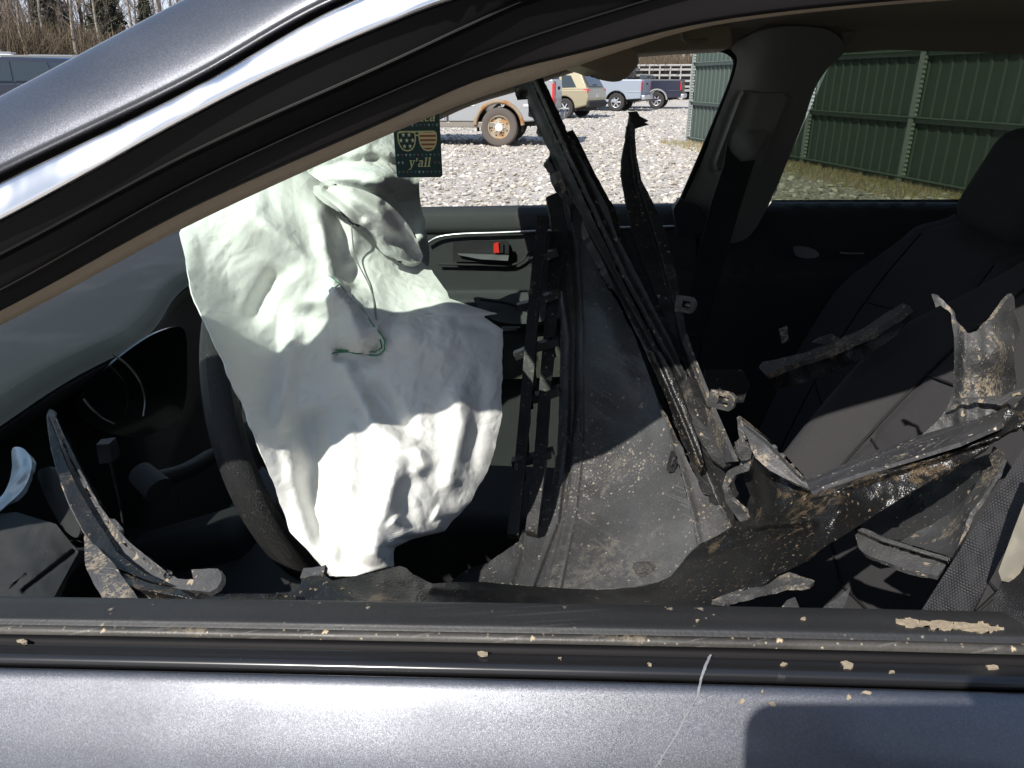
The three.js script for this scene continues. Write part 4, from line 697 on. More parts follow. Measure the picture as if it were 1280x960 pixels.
  part('belt_guide', plate(smoothLine([[920, 162], [938, 166], [958, 164], [955, 176], [940, 196], [926, 200], [914, 186]], 40, true), [[920, 162, -1.33], [958, 164, -1.335], [926, 200, -1.335], [938, 180, -1.315]], { thick: 0.02, maxL: 5 }), M.pillarTrim, B);
  part('seat_belt', plate([[909, 178], [914, 190], [926, 202], [944, 200], [925, 260], [905, 330], [880, 420], [850, 420], [872, 320], [890, 250], [905, 206]], [[909, 178, -1.32], [944, 200, -1.32], [880, 420, -1.25], [850, 420, -1.25]], { thick: 0.003 }), M.webbing, B);
  part('window_edge', tube([[690, 93], [740, 78], [800, 65], [860, 62], [906, 63], [919, 74], [917, 92], [899, 140], [878, 190], [844, 268]].map(q => atZ(q[0], q[1], -1.40)), 0.006, 80, 6), M.rubber, B);
  part('buckle_anchor', plate([[842, 262], [850, 248], [878, 262], [886, 276], [876, 300], [846, 296]], () => -1.36, { thick: 0.03, jags: 1 }), M.matte, B);

  const r = new THREE.Group(); r.name = 'rear_passenger_door'; CAR.add(r);
  part('inner_panel', plate([[930, 300], [966, 250], [1210, 249], [1420, 248], [1420, 700], [830, 700], [830, 280], [900, 280]], (x, y) => -1.455 - 0.03 * sstep(262, 250, y) + 0.03 * sstep(330, 345, y), { thick: 0.02, maxL: 14 }), M.door, r);
  part('window_frame', plate([[966, 247], [1056, 64], [1052, 40], [1420, 30], [1420, 66], [1240, 60], [1110, 56], [1070, 58], [1050, 67], [1035, 84], [1018, 112], [1004, 150], [985, 200]], [[966, 247, -1.43], [1056, 64, -1.39], [1420, 60, -1.39], [1420, 30, -1.33], [1052, 40, -1.33]], { thick: 0.02, maxL: 14 }), M.headliner, r);
  part('roof_side', plate([[690, 40], [860, 10], [1430, -40], [1430, 74], [1240, 66], [1110, 62], [1060, 66], [910, 63], [860, 62], [800, 64]], [[690, 40, -1.34], [860, 10, -1.30], [1430, -40, -1.26], [1430, 70, -1.375], [1060, 64, -1.385], [860, 62, -1.40]], { thick: 0.006, maxL: 14 }), M.headliner, r);
  part('rear_glass', plate([[962, 252], [1046, 60], [1430, 56], [1430, 254]], [[962, 252, -1.475], [1046, 60, -1.40], [1430, 56, -1.40], [1430, 254, -1.475]], { thick: 0.0001, maxL: 400, noise: 0 }), M.tint, r, 'dark tinted rear side glass');
  part('door_handle', plate(smoothLine([[994, 310], [1000, 309], [1018, 312], [1024, 318], [1020, 322], [996, 320]], 24, true), () => -1.38, { thick: 0.012 }), M.silver, r);
  part('trim_strip', tube([[1050, 316], [1064, 317], [1080, 317]].map(q => atZ(q[0], q[1], -1.385)), 0.002, 8), M.silver, r);
}
// ---- dashboard, cluster, vent
{
  const D = new THREE.Group(); D.name = 'dashboard'; CAR.add(D);
  const yTop = (x, z) => 1.04 + 0.022 * Math.exp(-(((z + 0.42) / 0.2) ** 2)) * sstep(-0.95, -0.62, x) + 0.02 * sstep(-0.9, -0.7, x) * 0.3 - 0.03 * sstep(-0.8, -1.15, x);
  const xs = [-1.16, -1.08, -1.0, -0.92, -0.86, -0.8, -0.74, -0.69, -0.65, -0.62, -0.6, -0.588, -0.582], rows = [];
  for (let j = 0; j <= 70; j++) { const z = lerp(-0.05, -1.46, j / 70), hood = 0.012 * Math.exp(-(((z + 0.42) / 0.17) ** 4)), far = -0.10 * sstep(-0.55, -0.95, z); rows.push(xs.map(x => { const X = x + (hood + far) * sstep(-0.9, -0.6, x); return V3(X, yTop(x, z) - 0.018 * sstep(-0.6, -0.582, x), z); })); }
  part('top_pad', gridSurf(rows, { thick: 0.012, flip: true }), M.dash, D, 'dusty grey green dash top under the windscreen');
  const fr2 = []; for (let j = 0; j <= 70; j++) { const z = lerp(-0.05, -1.46, j / 70), hood = 0.012 * Math.exp(-(((z + 0.42) / 0.17) ** 4)), far = -0.10 * sstep(-0.55, -0.95, z), cav = -0.05 * Math.exp(-(((z + 0.42) / 0.15) ** 6)); fr2.push([[-0.592 + hood + far, yTop(-0.6, z) - 0.02], [-0.597 + hood + far, yTop(-0.6, z) - 0.034], [-0.62 + far + cav, 1.0], [-0.62 + far + cav, 0.93], [-0.622 + far + cav, 0.86], [-0.63 + far + cav, 0.78], [-0.66 + far, 0.7], [-0.74, 0.5]].map(([x, y]) => V3(x, y, z))); }
  part('dash_face', gridSurf(fr2, { thick: 0.01 }), M.matte, D);
  for (const [pts, nm] of [[[[141, 443], [160, 457], [175, 477], [181, 500], [179, 520]], 0], [[[105, 499], [116, 512], [128, 523], [142, 530]], 1]]) part('dial_ring', tube(smoothLine(pts, 20).map(q => onPlane(q[0], q[1], V3(-0.55, 1.0, 0), V3(1, 0, 0))), 0.0012, 24, 5), M.silver, D);
  part('dial_glass', plate(smoothLine([[95, 512], [110, 484], [150, 446], [200, 414], [228, 410], [234, 450], [225, 520], [180, 545], [130, 540]], 60, true), (x, y) => onPlane(x, y, V3(-0.615, 1.0, 0), V3(1, 0, 0.1)).z, { thick: 0.004, maxL: 14, noise: 0 }), P({ color: RGB(0.006, 0.006, 0.007), roughness: 0.15, clearcoat: 0.5 }), D);
  part('air_vent_trim', plate(smoothLine([[16, 560], [28, 560], [39, 574], [38, 592], [30, 610], [10, 630], [-20, 652], [-24, 636], [0, 622], [10, 606], [15, 585]], 50, true), [[16, 560, -0.27], [38, 590, -0.25], [-20, 645, -0.22], [10, 610, -0.245]], { thick: 0.006, maxL: 6, relief: reliefFn([{ p: [[22, 562], [26, 590], [-10, 635]], a: 0.006, w: 9 }]) }), M.paleBlue, D, 'pale silver blue trim around the side air vent');
  part('lower_panel', plate([[-120, 655], [20, 640], [70, 655], [98, 690], [60, 760], [-120, 790]], [[-120, 655, -0.22], [70, 655, -0.22], [98, 690, -0.2], [-120, 790, -0.12], [60, 760, -0.12]], { thick: 0.01, relief: reliefFn([{ p: [[30, 738], [92, 690]], a: -0.006, w: 3 }]) }), M.door, D);
  part('stalk_end', (() => { const g = new THREE.CylinderGeometry(0.012, 0.014, 0.03, 20); g.rotateZ(1.2); g.rotateY(-0.5); const p = atZ(187, 602, -0.27); g.translate(p.x, p.y, p.z); return g; })(), M.matte, D);
  part('stalk', tube([atZ(187, 602, -0.275), atZ(230, 590, -0.32), atZ(265, 570, -0.38)], 0.009, 16, 8), M.black, D);
  part('loose_plug', plate([[120, 556], [136, 555], [140, 578], [124, 580]], () => -0.26, { thick: 0.012, maxL: 6 }), M.matte, D);
  part('loose_wire', tube([[138, 578], [143, 600], [150, 630], [155, 660], [162, 690]].map(q => atZ(q[0], q[1], -0.25)), 0.0012, 24, 5), M.black, D);
  const K = V3(-0.40, 0.91, -0.46); // column shroud
  part('column_shroud', (() => { const g = new RoundedBoxGeometry(0.2, 0.08, 0.08, 3, 0.03); g.rotateZ(0.35); g.translate(K.x - 0.1, K.y - 0.14, K.z - 0.04); return g; })(), M.black, D);
  part('glove_side', plate([[140, 660], [330, 660], [410, 740], [410, 780], [140, 780]], [[140, 660, -0.55], [330, 660, -0.5], [410, 740, -0.4], [140, 780, -0.4]], { thick: 0.01, maxL: 20 }), M.matte, D);
}
// ---- steering wheel (rim, spokes, hub)
const WH = { c: V3(-0.2995, 1.002, -0.46), t: 0.286, r: 0.186 };
const onWheel = (a, r = WH.r, h = 0) => V3(WH.c.x - Math.sin(WH.t) * Math.cos(a) * r + Math.cos(WH.t) * h, WH.c.y + Math.cos(WH.t) * Math.cos(a) * r + Math.sin(WH.t) * h, WH.c.z + Math.sin(a) * r);
{
  const W = new THREE.Group(); W.name = 'steering_wheel'; CAR.add(W);
  const rim = []; for (let i = 0; i <= 96; i++) { const a = i / 96 * Math.PI * 2, row = []; for (let k = 0; k <= 20; k++) { const b = k / 20 * Math.PI * 2, p = 0.0165 * (1 + 0.06 * Math.cos(2 * b)); row.push(onWheel(a, WH.r + Math.cos(b) * p, Math.sin(b) * p)); } rim.push(row); }
  part('rim', gridSurf(rim), M.leather, W, 'black leather steering wheel rim');
  for (const a of [1.35, -1.35, 3.14]) part('spoke', gridSurf([0, 1, 2, 3].map(k => { const r = lerp(0.05, 0.185, k / 3); return [-1, -0.5, 0, 0.5, 1].map(s => onWheel(a + s * 0.022 / r, r, -0.02 * (1 - k / 3) - 0.008 * s * s)); }), { thick: 0.012 }), M.matte, W);
  part('hub', (() => { const g = new THREE.CylinderGeometry(0.07, 0.06, 0.05, 28); g.rotateZ(-Math.PI / 2 + WH.t); g.translate(WH.c.x - 0.03, WH.c.y - 0.01, WH.c.z); return g; })(), M.matte, W);
}
// ---- driver airbag: sewn cloth, let to buckle like cloth of slightly too much length
{
  const left = [[262, 216], [246, 240], [236, 262], [224, 291], [232, 321], [239, 367], [263, 416], [286, 469], [302, 502], [319, 546], [336, 590], [346, 612], [362, 665], [397, 702], [412, 719]];
  const right = [[372, 190], [384, 216], [410, 234], [455, 262], [490, 296], [524, 326], [541, 338], [562, 373], [602, 395], [623, 393], [629, 412], [628, 471], [624, 543], [613, 581], [588, 627], [554, 665], [513, 674], [493, 684], [492, 709], [447, 722]];
  const yTop = 205, yBot = 720, xAt = (tab, y) => { let i = 0; while (i < tab.length - 2 && tab[i + 1][1] < y) i++; const a = tab[i], b = tab[i + 1]; return lerp(a[0], b[0], clamp((y - a[1]) / (b[1] - a[1] || 1), 0, 1)); };
  right.sort((a, b) => a[1] - b[1]);
  const depth = depthField([[224, 291, -0.31], [236, 340, -0.285], [239, 367, -0.27], [263, 416, -0.255], [286, 469, -0.25], [319, 546, -0.25], [270, 330, -0.325], [300, 300, -0.335], [296, 380, -0.325], [380, 260, -0.36], [380, 200, -0.40], [470, 290, -0.42], [524, 326, -0.45], [420, 400, -0.345], [500, 400, -0.355], [562, 373, -0.385], [629, 420, -0.395], [340, 430, -0.335], [338, 500, -0.315], [450, 500, -0.335], [550, 480, -0.355], [624, 543, -0.37], [346, 612, -0.25], [380, 620, -0.275], [420, 620, -0.275], [500, 600, -0.28], [588, 627, -0.315], [397, 702, -0.215], [440, 715, -0.21], [490, 690, -0.225], [554, 660, -0.29]]);
  const folds = reliefFn([
    { p: [[405, 232], [420, 262], [428, 290], [436, 330], [448, 375]], a: -0.030, w: 11, fade: 0.12 },
    { p: [[436, 262], [440, 300], [432, 345]], a: 0.014, w: 8, fade: 0.2 },
    { p: [[392, 240], [404, 280], [412, 330], [420, 380]], a: 0.016, w: 10, fade: 0.2 },
    { p: [[296, 252], [330, 284], [372, 318], [410, 362], [414, 400]], a: 0.016, w: 15, fade: 0.15 },
    { p: [[352, 330], [338, 356], [322, 385], [316, 410]], a: -0.022, w: 10, fade: 0.25 },
    { p: [[356, 336], [372, 360], [392, 392]], a: 0.014, w: 12, fade: 0.3 },
    { p: [[365, 384], [364, 440], [352, 510], [346, 560]], a: 0.012, w: 9, fade: 0.25 },
    { p: [[412, 350], [440, 400], [478, 430]], a: 0.020, w: 22, fade: 0.2 },
    { p: [[414, 441], [448, 446], [482, 438]], a: -0.026, w: 9, fade: 0.15 },
    { p: [[420, 446], [438, 478], [452, 505], [470, 522]], a: 0.018, w: 10, fade: 0.2 },
    { p: [[462, 470], [474, 500], [500, 530], [530, 545]], a: -0.018, w: 9, fade: 0.25 },
    { p: [[450, 508], [470, 535], [500, 555], [532, 560]], a: 0.015, w: 9, fade: 0.25 },
    { p: [[384, 500], [390, 560], [398, 630], [404, 700]], a: -0.030, w: 17, fade: 0.18 },
    { p: [[404, 520], [412, 560], [404, 600], [402, 660]], a: 0.016, w: 7, fade: 0.2 },
    { p: [[356, 540], [366, 590], [378, 650], [392, 695]], a: 0.012, w: 9, fade: 0.2 },
    { p: [[436, 515], [438, 590], [420, 650]], a: 0.014, w: 13, fade: 0.2 },
    { p: [[500, 560], [486, 620], [470, 660], [462, 712]], a: 0.022, w: 13, fade: 0.15 },
    { p: [[410, 640], [424, 660], [432, 690], [428, 712]], a: -0.016, w: 8, fade: 0.25 },
    { p: [[512, 590], [504, 620], [508, 650], [506, 690]], a: -0.006, w: 9, fade: 0.2 },
    { p: [[520, 555], [530, 580], [512, 596]], a: 0.014, w: 8, fade: 0.25 },
    { p: [[488, 645], [503, 660], [510, 675]], a: 0.014, w: 8, fade: 0.25 },
    { p: [[570, 470], [580, 530], [566, 590], [560, 630]], a: 0.012, w: 10, fade: 0.2 },
    { p: [[604, 450], [600, 520], [590, 570], [600, 600]], a: -0.008, w: 8, fade: 0.2 },
    { p: [[540, 640], [556, 648], [548, 664]], a: 0.012, w: 8, fade: 0.2 },
    { p: [[560, 400], [600, 408], [628, 415]], a: -0.007, w: 6, fade: 0.2 },
    { p: [[470, 390], [520, 380], [560, 385]], a: -0.008, w: 14, fade: 0.25 },
  ].map(r => ({ ...r, w: r.w * 1.3, a: clamp(r.a, -0.0013 * r.w, 0.0013 * r.w) })));
  // crumpled like cloth unpacked from a tight fold: flat facets of random height that meet in straight creases
  const facet = (x, y, w, h, sd) => { const X = x / w, Y = y / h, r = Y - X * 0.5, i = Math.floor(X), j = Math.floor(r), u = X - i, v = r - j, H = (a, b) => hash(i + a, j + b, sd) - 0.5; return u + v < 1 ? H(0, 0) + u * (H(1, 0) - H(0, 0)) + v * (H(0, 1) - H(0, 0)) : H(1, 1) + (1 - u) * (H(0, 1) - H(1, 1)) + (1 - v) * (H(1, 0) - H(1, 1)); };
  const crumple = (x, y) => {
    const wx = x + 40 * fbm(x * 0.008, y * 0.008, 31, 2) + 9 * fbm(x * 0.04, y * 0.04, 33, 1), wy = y + 40 * fbm(x * 0.008, y * 0.008, 37, 2) + 9 * fbm(x * 0.04, y * 0.04, 39, 1), m = 0.45 + 0.75 * sstep(-0.2, 0.2, fbm(x * 0.01, y * 0.01, 17, 2));
    return 0.0066 * facet(wx, wy, 46, 96, 5) + m * (0.0044 * facet(wx + 13, wy, 19, 34, 6) + 0.0020 * facet(wx * 0.8 + wy * 0.6, wy * 0.8 - wx * 0.6, 12, 17, 8) + 0.0007 * facet(wx * 0.6 - wy * 0.8, wy * 0.6 + wx * 0.8, 6, 8, 9));
  };
  const nu = 190, nv = 240, T0 = [], wA = [];
  for (let j = 0; j < nv; j++) for (let i = 0; i < nu; i++) {
    const y = lerp(yTop, yBot, j / (nv - 1)), xl = xAt(left, y) + 5 * fbm(y * 0.03, 2, 1, 3), xr = xAt(right, y) + 7 * fbm(y * 0.03, 7, 1, 3), u = i / (nu - 1), x = lerp(xl, xr, u), e = Math.pow(2 * u - 1, 6);
    T0.push(atZ(x, y, depth(x, y) + (folds(x, y) + crumple(x, y)) * (1 - e) - 0.012 * e)); wA.push(e);
  }
  const X = T0.map((p, k) => p.clone().add(V3(fbm(p.x * 34, p.y * 34, 4, 3), fbm(p.x * 34, p.y * 34, 9, 3), 1.4 * fbm(p.x * 30, p.y * 30, 14, 3)).multiplyScalar(0.0006)));
  const con = [], addC = (a, b, s, k) => con.push([a, b, T0[a].distanceTo(T0[b]) * s, k]);
  for (let j = 0; j < nv; j++) for (let i = 0; i < nu; i++) {
    const k = j * nu + i, st = 1.004 + 0.02 * (0.5 + fbm(i * 0.045, j * 0.045, 3, 2));
    if (i + 1 < nu) addC(k, k + 1, st, 0.5); if (j + 1 < nv) addC(k, k + nu, st, 0.5);
    if (i + 1 < nu && j + 1 < nv) { addC(k, k + nu + 1, st, 0.3); addC(k + 1, k + nu, st, 0.3); }
    if (i + 3 < nu) addC(k, k + 3, 1.01 + (st - 1) * 0.5, 0.16); if (j + 3 < nv) addC(k, k + 3 * nu, 1.01 + (st - 1) * 0.5, 0.16);
  }
  for (let it = 0; it < 1; it++) {
    for (const [a, b, l, k] of con) { const A = X[a], B = X[b], dx = B.x - A.x, dy = B.y - A.y, dz = B.z - A.z, d = Math.sqrt(dx * dx + dy * dy + dz * dz) + 1e-9, f = k * 0.5 * (d - l) / d; A.x += dx * f; A.y += dy * f; A.z += dz * f; B.x -= dx * f; B.y -= dy * f; B.z -= dz * f; }
    for (let k = 0; k < X.length; k++) X[k].lerp(T0[k], 0.1 + 0.25 * wA[k]);
  }
  const rows = []; for (let j = 0; j < nv; j++) rows.push(X.slice(j * nu, j * nu + nu));
  const Q = X, tri = []; for (let j = 0; j < nv - 1; j++) for (let i = 0; i < nu - 1; i++) { const a = j * nu + i; tri.push([a, a + nu, a + 1], [a + 1, a + nu, a + nu + 1]); }
  const bag = new THREE.Group(); bag.name = 'driver_airbag'; CAR.add(bag); bag.userData.label = 'spent white driver airbag hanging crumpled over the steering wheel';
  part('bag_cloth', solid(Q, tri, 0.0015), M.bag, bag);
  const surf = (x, y, lift = 0.0025) => { const j = clamp(Math.round((y - yTop) / (yBot - yTop) * (nv - 1)), 0, nv - 1), yy = lerp(yTop, yBot, j / (nv - 1)), i = clamp(Math.round((x - xAt(left, yy)) / (xAt(right, yy) - xAt(left, yy)) * (nu - 1)), 0, nu - 1), p = X[j * nu + i].clone(); return p.addScaledVector(C0.clone().sub(p).normalize(), lift); };
  const stitch = (pts, r, m) => part('green_stitching', tube(smoothLine(pts, 22).map(q => surf(q[0], q[1], 0.007)), r, 70, 5), m, bag);
  stitch([[411, 346], [424, 356], [440, 374], [456, 392], [472, 412], [481, 427], [480, 437], [470, 444], [448, 442], [430, 439], [415, 443]], 0.0007, M.thread);
  stitch([[420, 437], [448, 439], [468, 440], [477, 434], [476, 425]], 0.0006, M.thread);
  stitch([[418, 252], [432, 262], [438, 276]], 0.0006, M.thread);
  part('tether_pocket', plate(smoothLine([[409, 345], [424, 356], [440, 373], [456, 391], [473, 411], [482, 427], [481, 438], [470, 443], [448, 441], [430, 440], [415, 442], [411, 420], [414, 385]], 60, true), (x, y) => surf(x, y, 0).z + 0.005 + 0.012 * Math.exp(-(((x - 430 - (y - 345) * 0.2) / 14) ** 2)) - 0.004 * sstep(425, 442, y), { thick: 0.0015, maxL: 4, noise: 0.001 }), M.bag, bag);
  // the flap that lies folded over at the top right
  const flap = smoothLine([[392, 233], [404, 232], [425, 232], [446, 235], [476, 248], [499, 267], [514, 287], [524, 308], [528, 322], [519, 328], [504, 324], [487, 315], [463, 289], [440, 275], [418, 256]], 80, true);
  part('folded_flap', plate(flap, [[392, 233, -0.375], [446, 238, -0.39], [499, 270, -0.42], [526, 320, -0.44], [504, 320, -0.41], [463, 287, -0.385], [480, 270, -0.39], [440, 250, -0.37], [420, 255, -0.365]], { thick: 0.008, maxL: 5, noise: 0, relief: reliefFn([{ p: [[494, 300], [508, 304], [520, 318]], a: -0.012, w: 9 }, { p: [[440, 240], [470, 262], [492, 290]], a: 0.008, w: 7 }, { p: [[480, 255], [500, 280], [512, 300]], a: -0.006, w: 5 }, { p: [[410, 236], [430, 250], [452, 272]], a: -0.008, w: 5 }]) }), M.bag, bag);
  part('loose_tether', tube([surf(412, 232, 0.004), surf(424, 250, 0.012), surf(436, 262, 0.012), surf(440, 285, 0.01), surf(444, 320, 0.006), surf(462, 360, 0.004), surf(470, 400, 0.003)], 0.0007, 50, 5), M.bag, bag);
  const under = part('bag_inner', plate([[270, 250], [450, 240], [560, 390], [580, 540], [480, 620], [420, 650], [360, 560], [290, 340]], [[250, 240, -0.42], [470, 230, -0.50], [600, 390, -0.48], [610, 560, -0.44], [420, 690, -0.28], [330, 560, -0.36], [250, 330, -0.40], [420, 450, -0.40]], { thick: 0.004, maxL: 16, noise: 0.006 }), M.bag, bag);
  // far airbag
  const bag2 = [[310, 190], [400, 165], [470, 160], [520, 175], [532, 195], [526, 212], [524, 232], [527, 262], [532, 285], [537, 318], [534, 340], [528, 352], [480, 360], [380, 330], [320, 260]];
  part('passenger_airbag', plate(smoothLine(bag2, 90, true), [[310, 190, -0.98], [400, 165, -0.98], [525, 180, -1.05], [430, 180, -0.93], [480, 200, -0.93], [420, 230, -0.86], [480, 235, -0.88], [526, 232, -1.0], [500, 265, -1.0], [537, 318, -1.02], [520, 300, -0.97], [480, 360, -1.0], [330, 260, -0.95]], { thick: 0.02, maxL: 6, noise: 0.009, nf: 0.026, relief: reliefFn([{ p: [[395, 215], [430, 205], [470, 202], [524, 212]], a: -0.03, w: 9 }, { p: [[400, 228], [450, 240], [500, 250], [526, 245]], a: -0.03, w: 9 }, { p: [[530, 270], [528, 300], [534, 330]], a: 0.012, w: 8 }]) }), M.bag, CAR, 'pale green shaded passenger airbag behind the white one');
}
// ---- seats, visor, handle, mirror, belt
{
  const seat = (name, bx, z0, w, label, lean = 0.26, by = 0.62, hh = 0.8) => {
    const s = new THREE.Group(); s.name = name; CAR.add(s); s.userData.label = label;
    const B = V3(bx, by, z0), up = V3(Math.sin(lean), Math.cos(lean), 0), out = V3(-Math.cos(lean), Math.sin(lean), 0), P0 = (v, h, d) => B.clone().addScaledVector(up, h).addScaledVector(out, d).add(V3(0, 0, v));
    const prof = (a, h) => { const b = 0.055 * sstep(0.62, 0.95, Math.abs(a)) * sstep(0.62, 0.4, h) - 0.06 * Math.pow(Math.abs(a), 10); return 0.07 + b + 0.025 * Math.sin(h * 5) - 0.006 * Math.exp(-(((Math.abs(a) - 0.6) / 0.03) ** 2)) - 0.005 * Math.exp(-(((h - 0.33) / 0.008) ** 2)) * (Math.abs(a) < 0.6); };
    const ww = h => w * (0.5 - 0.06 * sstep(0.45, 0.66, h)), front = [];
    for (let j = 0; j <= 48; j++) { const h = j / 48 * 0.66, r = []; for (let i = 0; i <= 44; i++) { const a = i / 22 - 1; r.push(P0(a * ww(h), h, prof(a, h) - 0.05 * sstep(0.6, 0.66, h))); } front.push(r); }
    part('backrest', gridSurf(front, { flip: true, thick: 0.1 }), M.fabric, s);
    for (const a of [-0.6, 0.6]) { const p = []; for (let j = 0; j <= 20; j++) { const h = 0.05 + j / 20 * 0.55; p.push(P0(a * ww(h), h, prof(a, h) + 0.003)); } part('seam', tube(p, 0.0018, 40, 5), M.black, s); }
    for (const [h, k] of [[0.2, 0.06], [0.33, 0.0], [0.46, -0.05]]) { const p = []; for (let i = 0; i <= 12; i++) { const a = -0.58 + 1.16 * i / 12; p.push(P0(a * ww(h), h + k * Math.abs(a), prof(a, h + k * Math.abs(a)) + 0.003)); } part('seam', tube(p, 0.0015, 30, 5), M.black, s); }
    const hr = new RoundedBoxGeometry(0.11, 0.2, 0.26, 4, 0.05); hr.rotateZ(-lean); const hp = P0(0, hh, 0.01); hr.translate(hp.x, hp.y, hp.z); part('headrest', hr, M.fabric, s);
    for (const v of [-0.06, 0.06]) part('headrest_post', tube([P0(v, 0.62, 0), P0(v, 0.74, 0.01)], 0.006, 4), M.silver, s);
    const cu = []; for (let j = 0; j <= 24; j++) { const r = []; for (let i = 0; i <= 24; i++) { const a = i / 12 - 1, t = j / 24; r.push(V3(lerp(bx + 0.02, bx - 0.50, t), by + 0.015 + 0.03 * t + 0.04 * sstep(0.6, 0.95, Math.abs(a)) - 0.1 * Math.pow(t, 12) - 0.05 * Math.pow(Math.abs(a), 12), z0 + a * w * 0.5)); } cu.push(r); }
    part('cushion', gridSurf(cu, { thick: 0.1 }), M.fabric, s);
  };
  seat('driver_seat', 0.30, -0.40, 0.52, 'dark grey cloth driver seat, sunlit at its lower back', 0.52);
  seat('passenger_seat', 0.55, -1.1, 0.52, 'dark passenger seat set far back', 0.38, 0.50, 0.74);
  const C = new THREE.Group(); C.name = 'centre_console'; CAR.add(C);
  part('console_box', (() => { const g = new RoundedBoxGeometry(0.85, 0.28, 0.2, 3, 0.03); g.translate(-0.05, 0.6, -0.75); return g; })(), M.matte, C);
  part('rear_bench', (() => { const g = new RoundedBoxGeometry(0.2, 0.75, 1.3, 3, 0.06); g.rotateZ(-0.3); g.translate(1.45, 0.85, -0.75); return g; })(), M.fabric, CAR);
  part('sun_visor', plate(smoothLine([[690, 66], [760, 56], [788, 60], [797, 70], [798, 79], [792, 88], [780, 94], [764, 94], [742, 88], [722, 81], [706, 76]], 70, true), [[690, 66, -0.94], [760, 56, -0.97], [798, 75, -1.0], [764, 94, -0.92], [706, 76, -0.91], [745, 76, -0.91]], { thick: 0.015, maxL: 6 }), M.visor, CAR, 'tan sun visor with a rounded end');
  part('grab_handle', tube([[854, 36], [855, 48], [862, 52], [884, 50]].map(q => atZ(q[0], q[1], -1.2)), 0.005, 30, 6), M.headliner, CAR);
  const mr = new THREE.Group(); mr.name = 'rear_view_mirror'; CAR.add(mr); const mp = V3(-0.24, 1.455, -0.66);
  part('mirror_housing', (() => { const g = new RoundedBoxGeometry(0.04, 0.065, 0.24, 4, 0.018); g.rotateZ(0.15); g.translate(mp.x, mp.y, mp.z - 0.05); return g; })(), M.black, mr);
  part('mirror_stem', tube([V3(mp.x, mp.y + 0.02, mp.z - 0.05), V3(mp.x - 0.06, mp.y + 0.06, mp.z - 0.07), V3(mp.x - 0.1, mp.y + 0.07, mp.z - 0.08)], 0.008, 10), M.black, mr);
  part('seat_belt', plate([[1292, 540], [1262, 588], [1244, 618], [1146, 772], [1212, 772], [1256, 690], [1300, 600]], [[1292, 540, -0.115], [1146, 772, -0.075], [1212, 772, -0.062], [1300, 600, -0.095]], { thick: 0.0015, maxL: 8, noise: 0.001 }), M.webbing, CAR, 'black woven seat belt running down beside the centre pillar');
  const bp = new THREE.Group(); bp.name = 'near_pillar_trim'; CAR.add(bp);
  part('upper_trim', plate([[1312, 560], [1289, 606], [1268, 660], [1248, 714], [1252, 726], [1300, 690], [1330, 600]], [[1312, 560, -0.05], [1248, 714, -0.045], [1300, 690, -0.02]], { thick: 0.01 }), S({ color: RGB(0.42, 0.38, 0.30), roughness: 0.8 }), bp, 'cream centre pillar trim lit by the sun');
  part('lower_trim', plate([[1252, 727], [1300, 691], [1340, 690], [1340, 790], [1228, 790], [1240, 752]], [[1252, 727, -0.043], [1300, 691, -0.018], [1228, 790, -0.03], [1340, 790, 0.0]], { thick: 0.01 }), M.matte, bp);
}
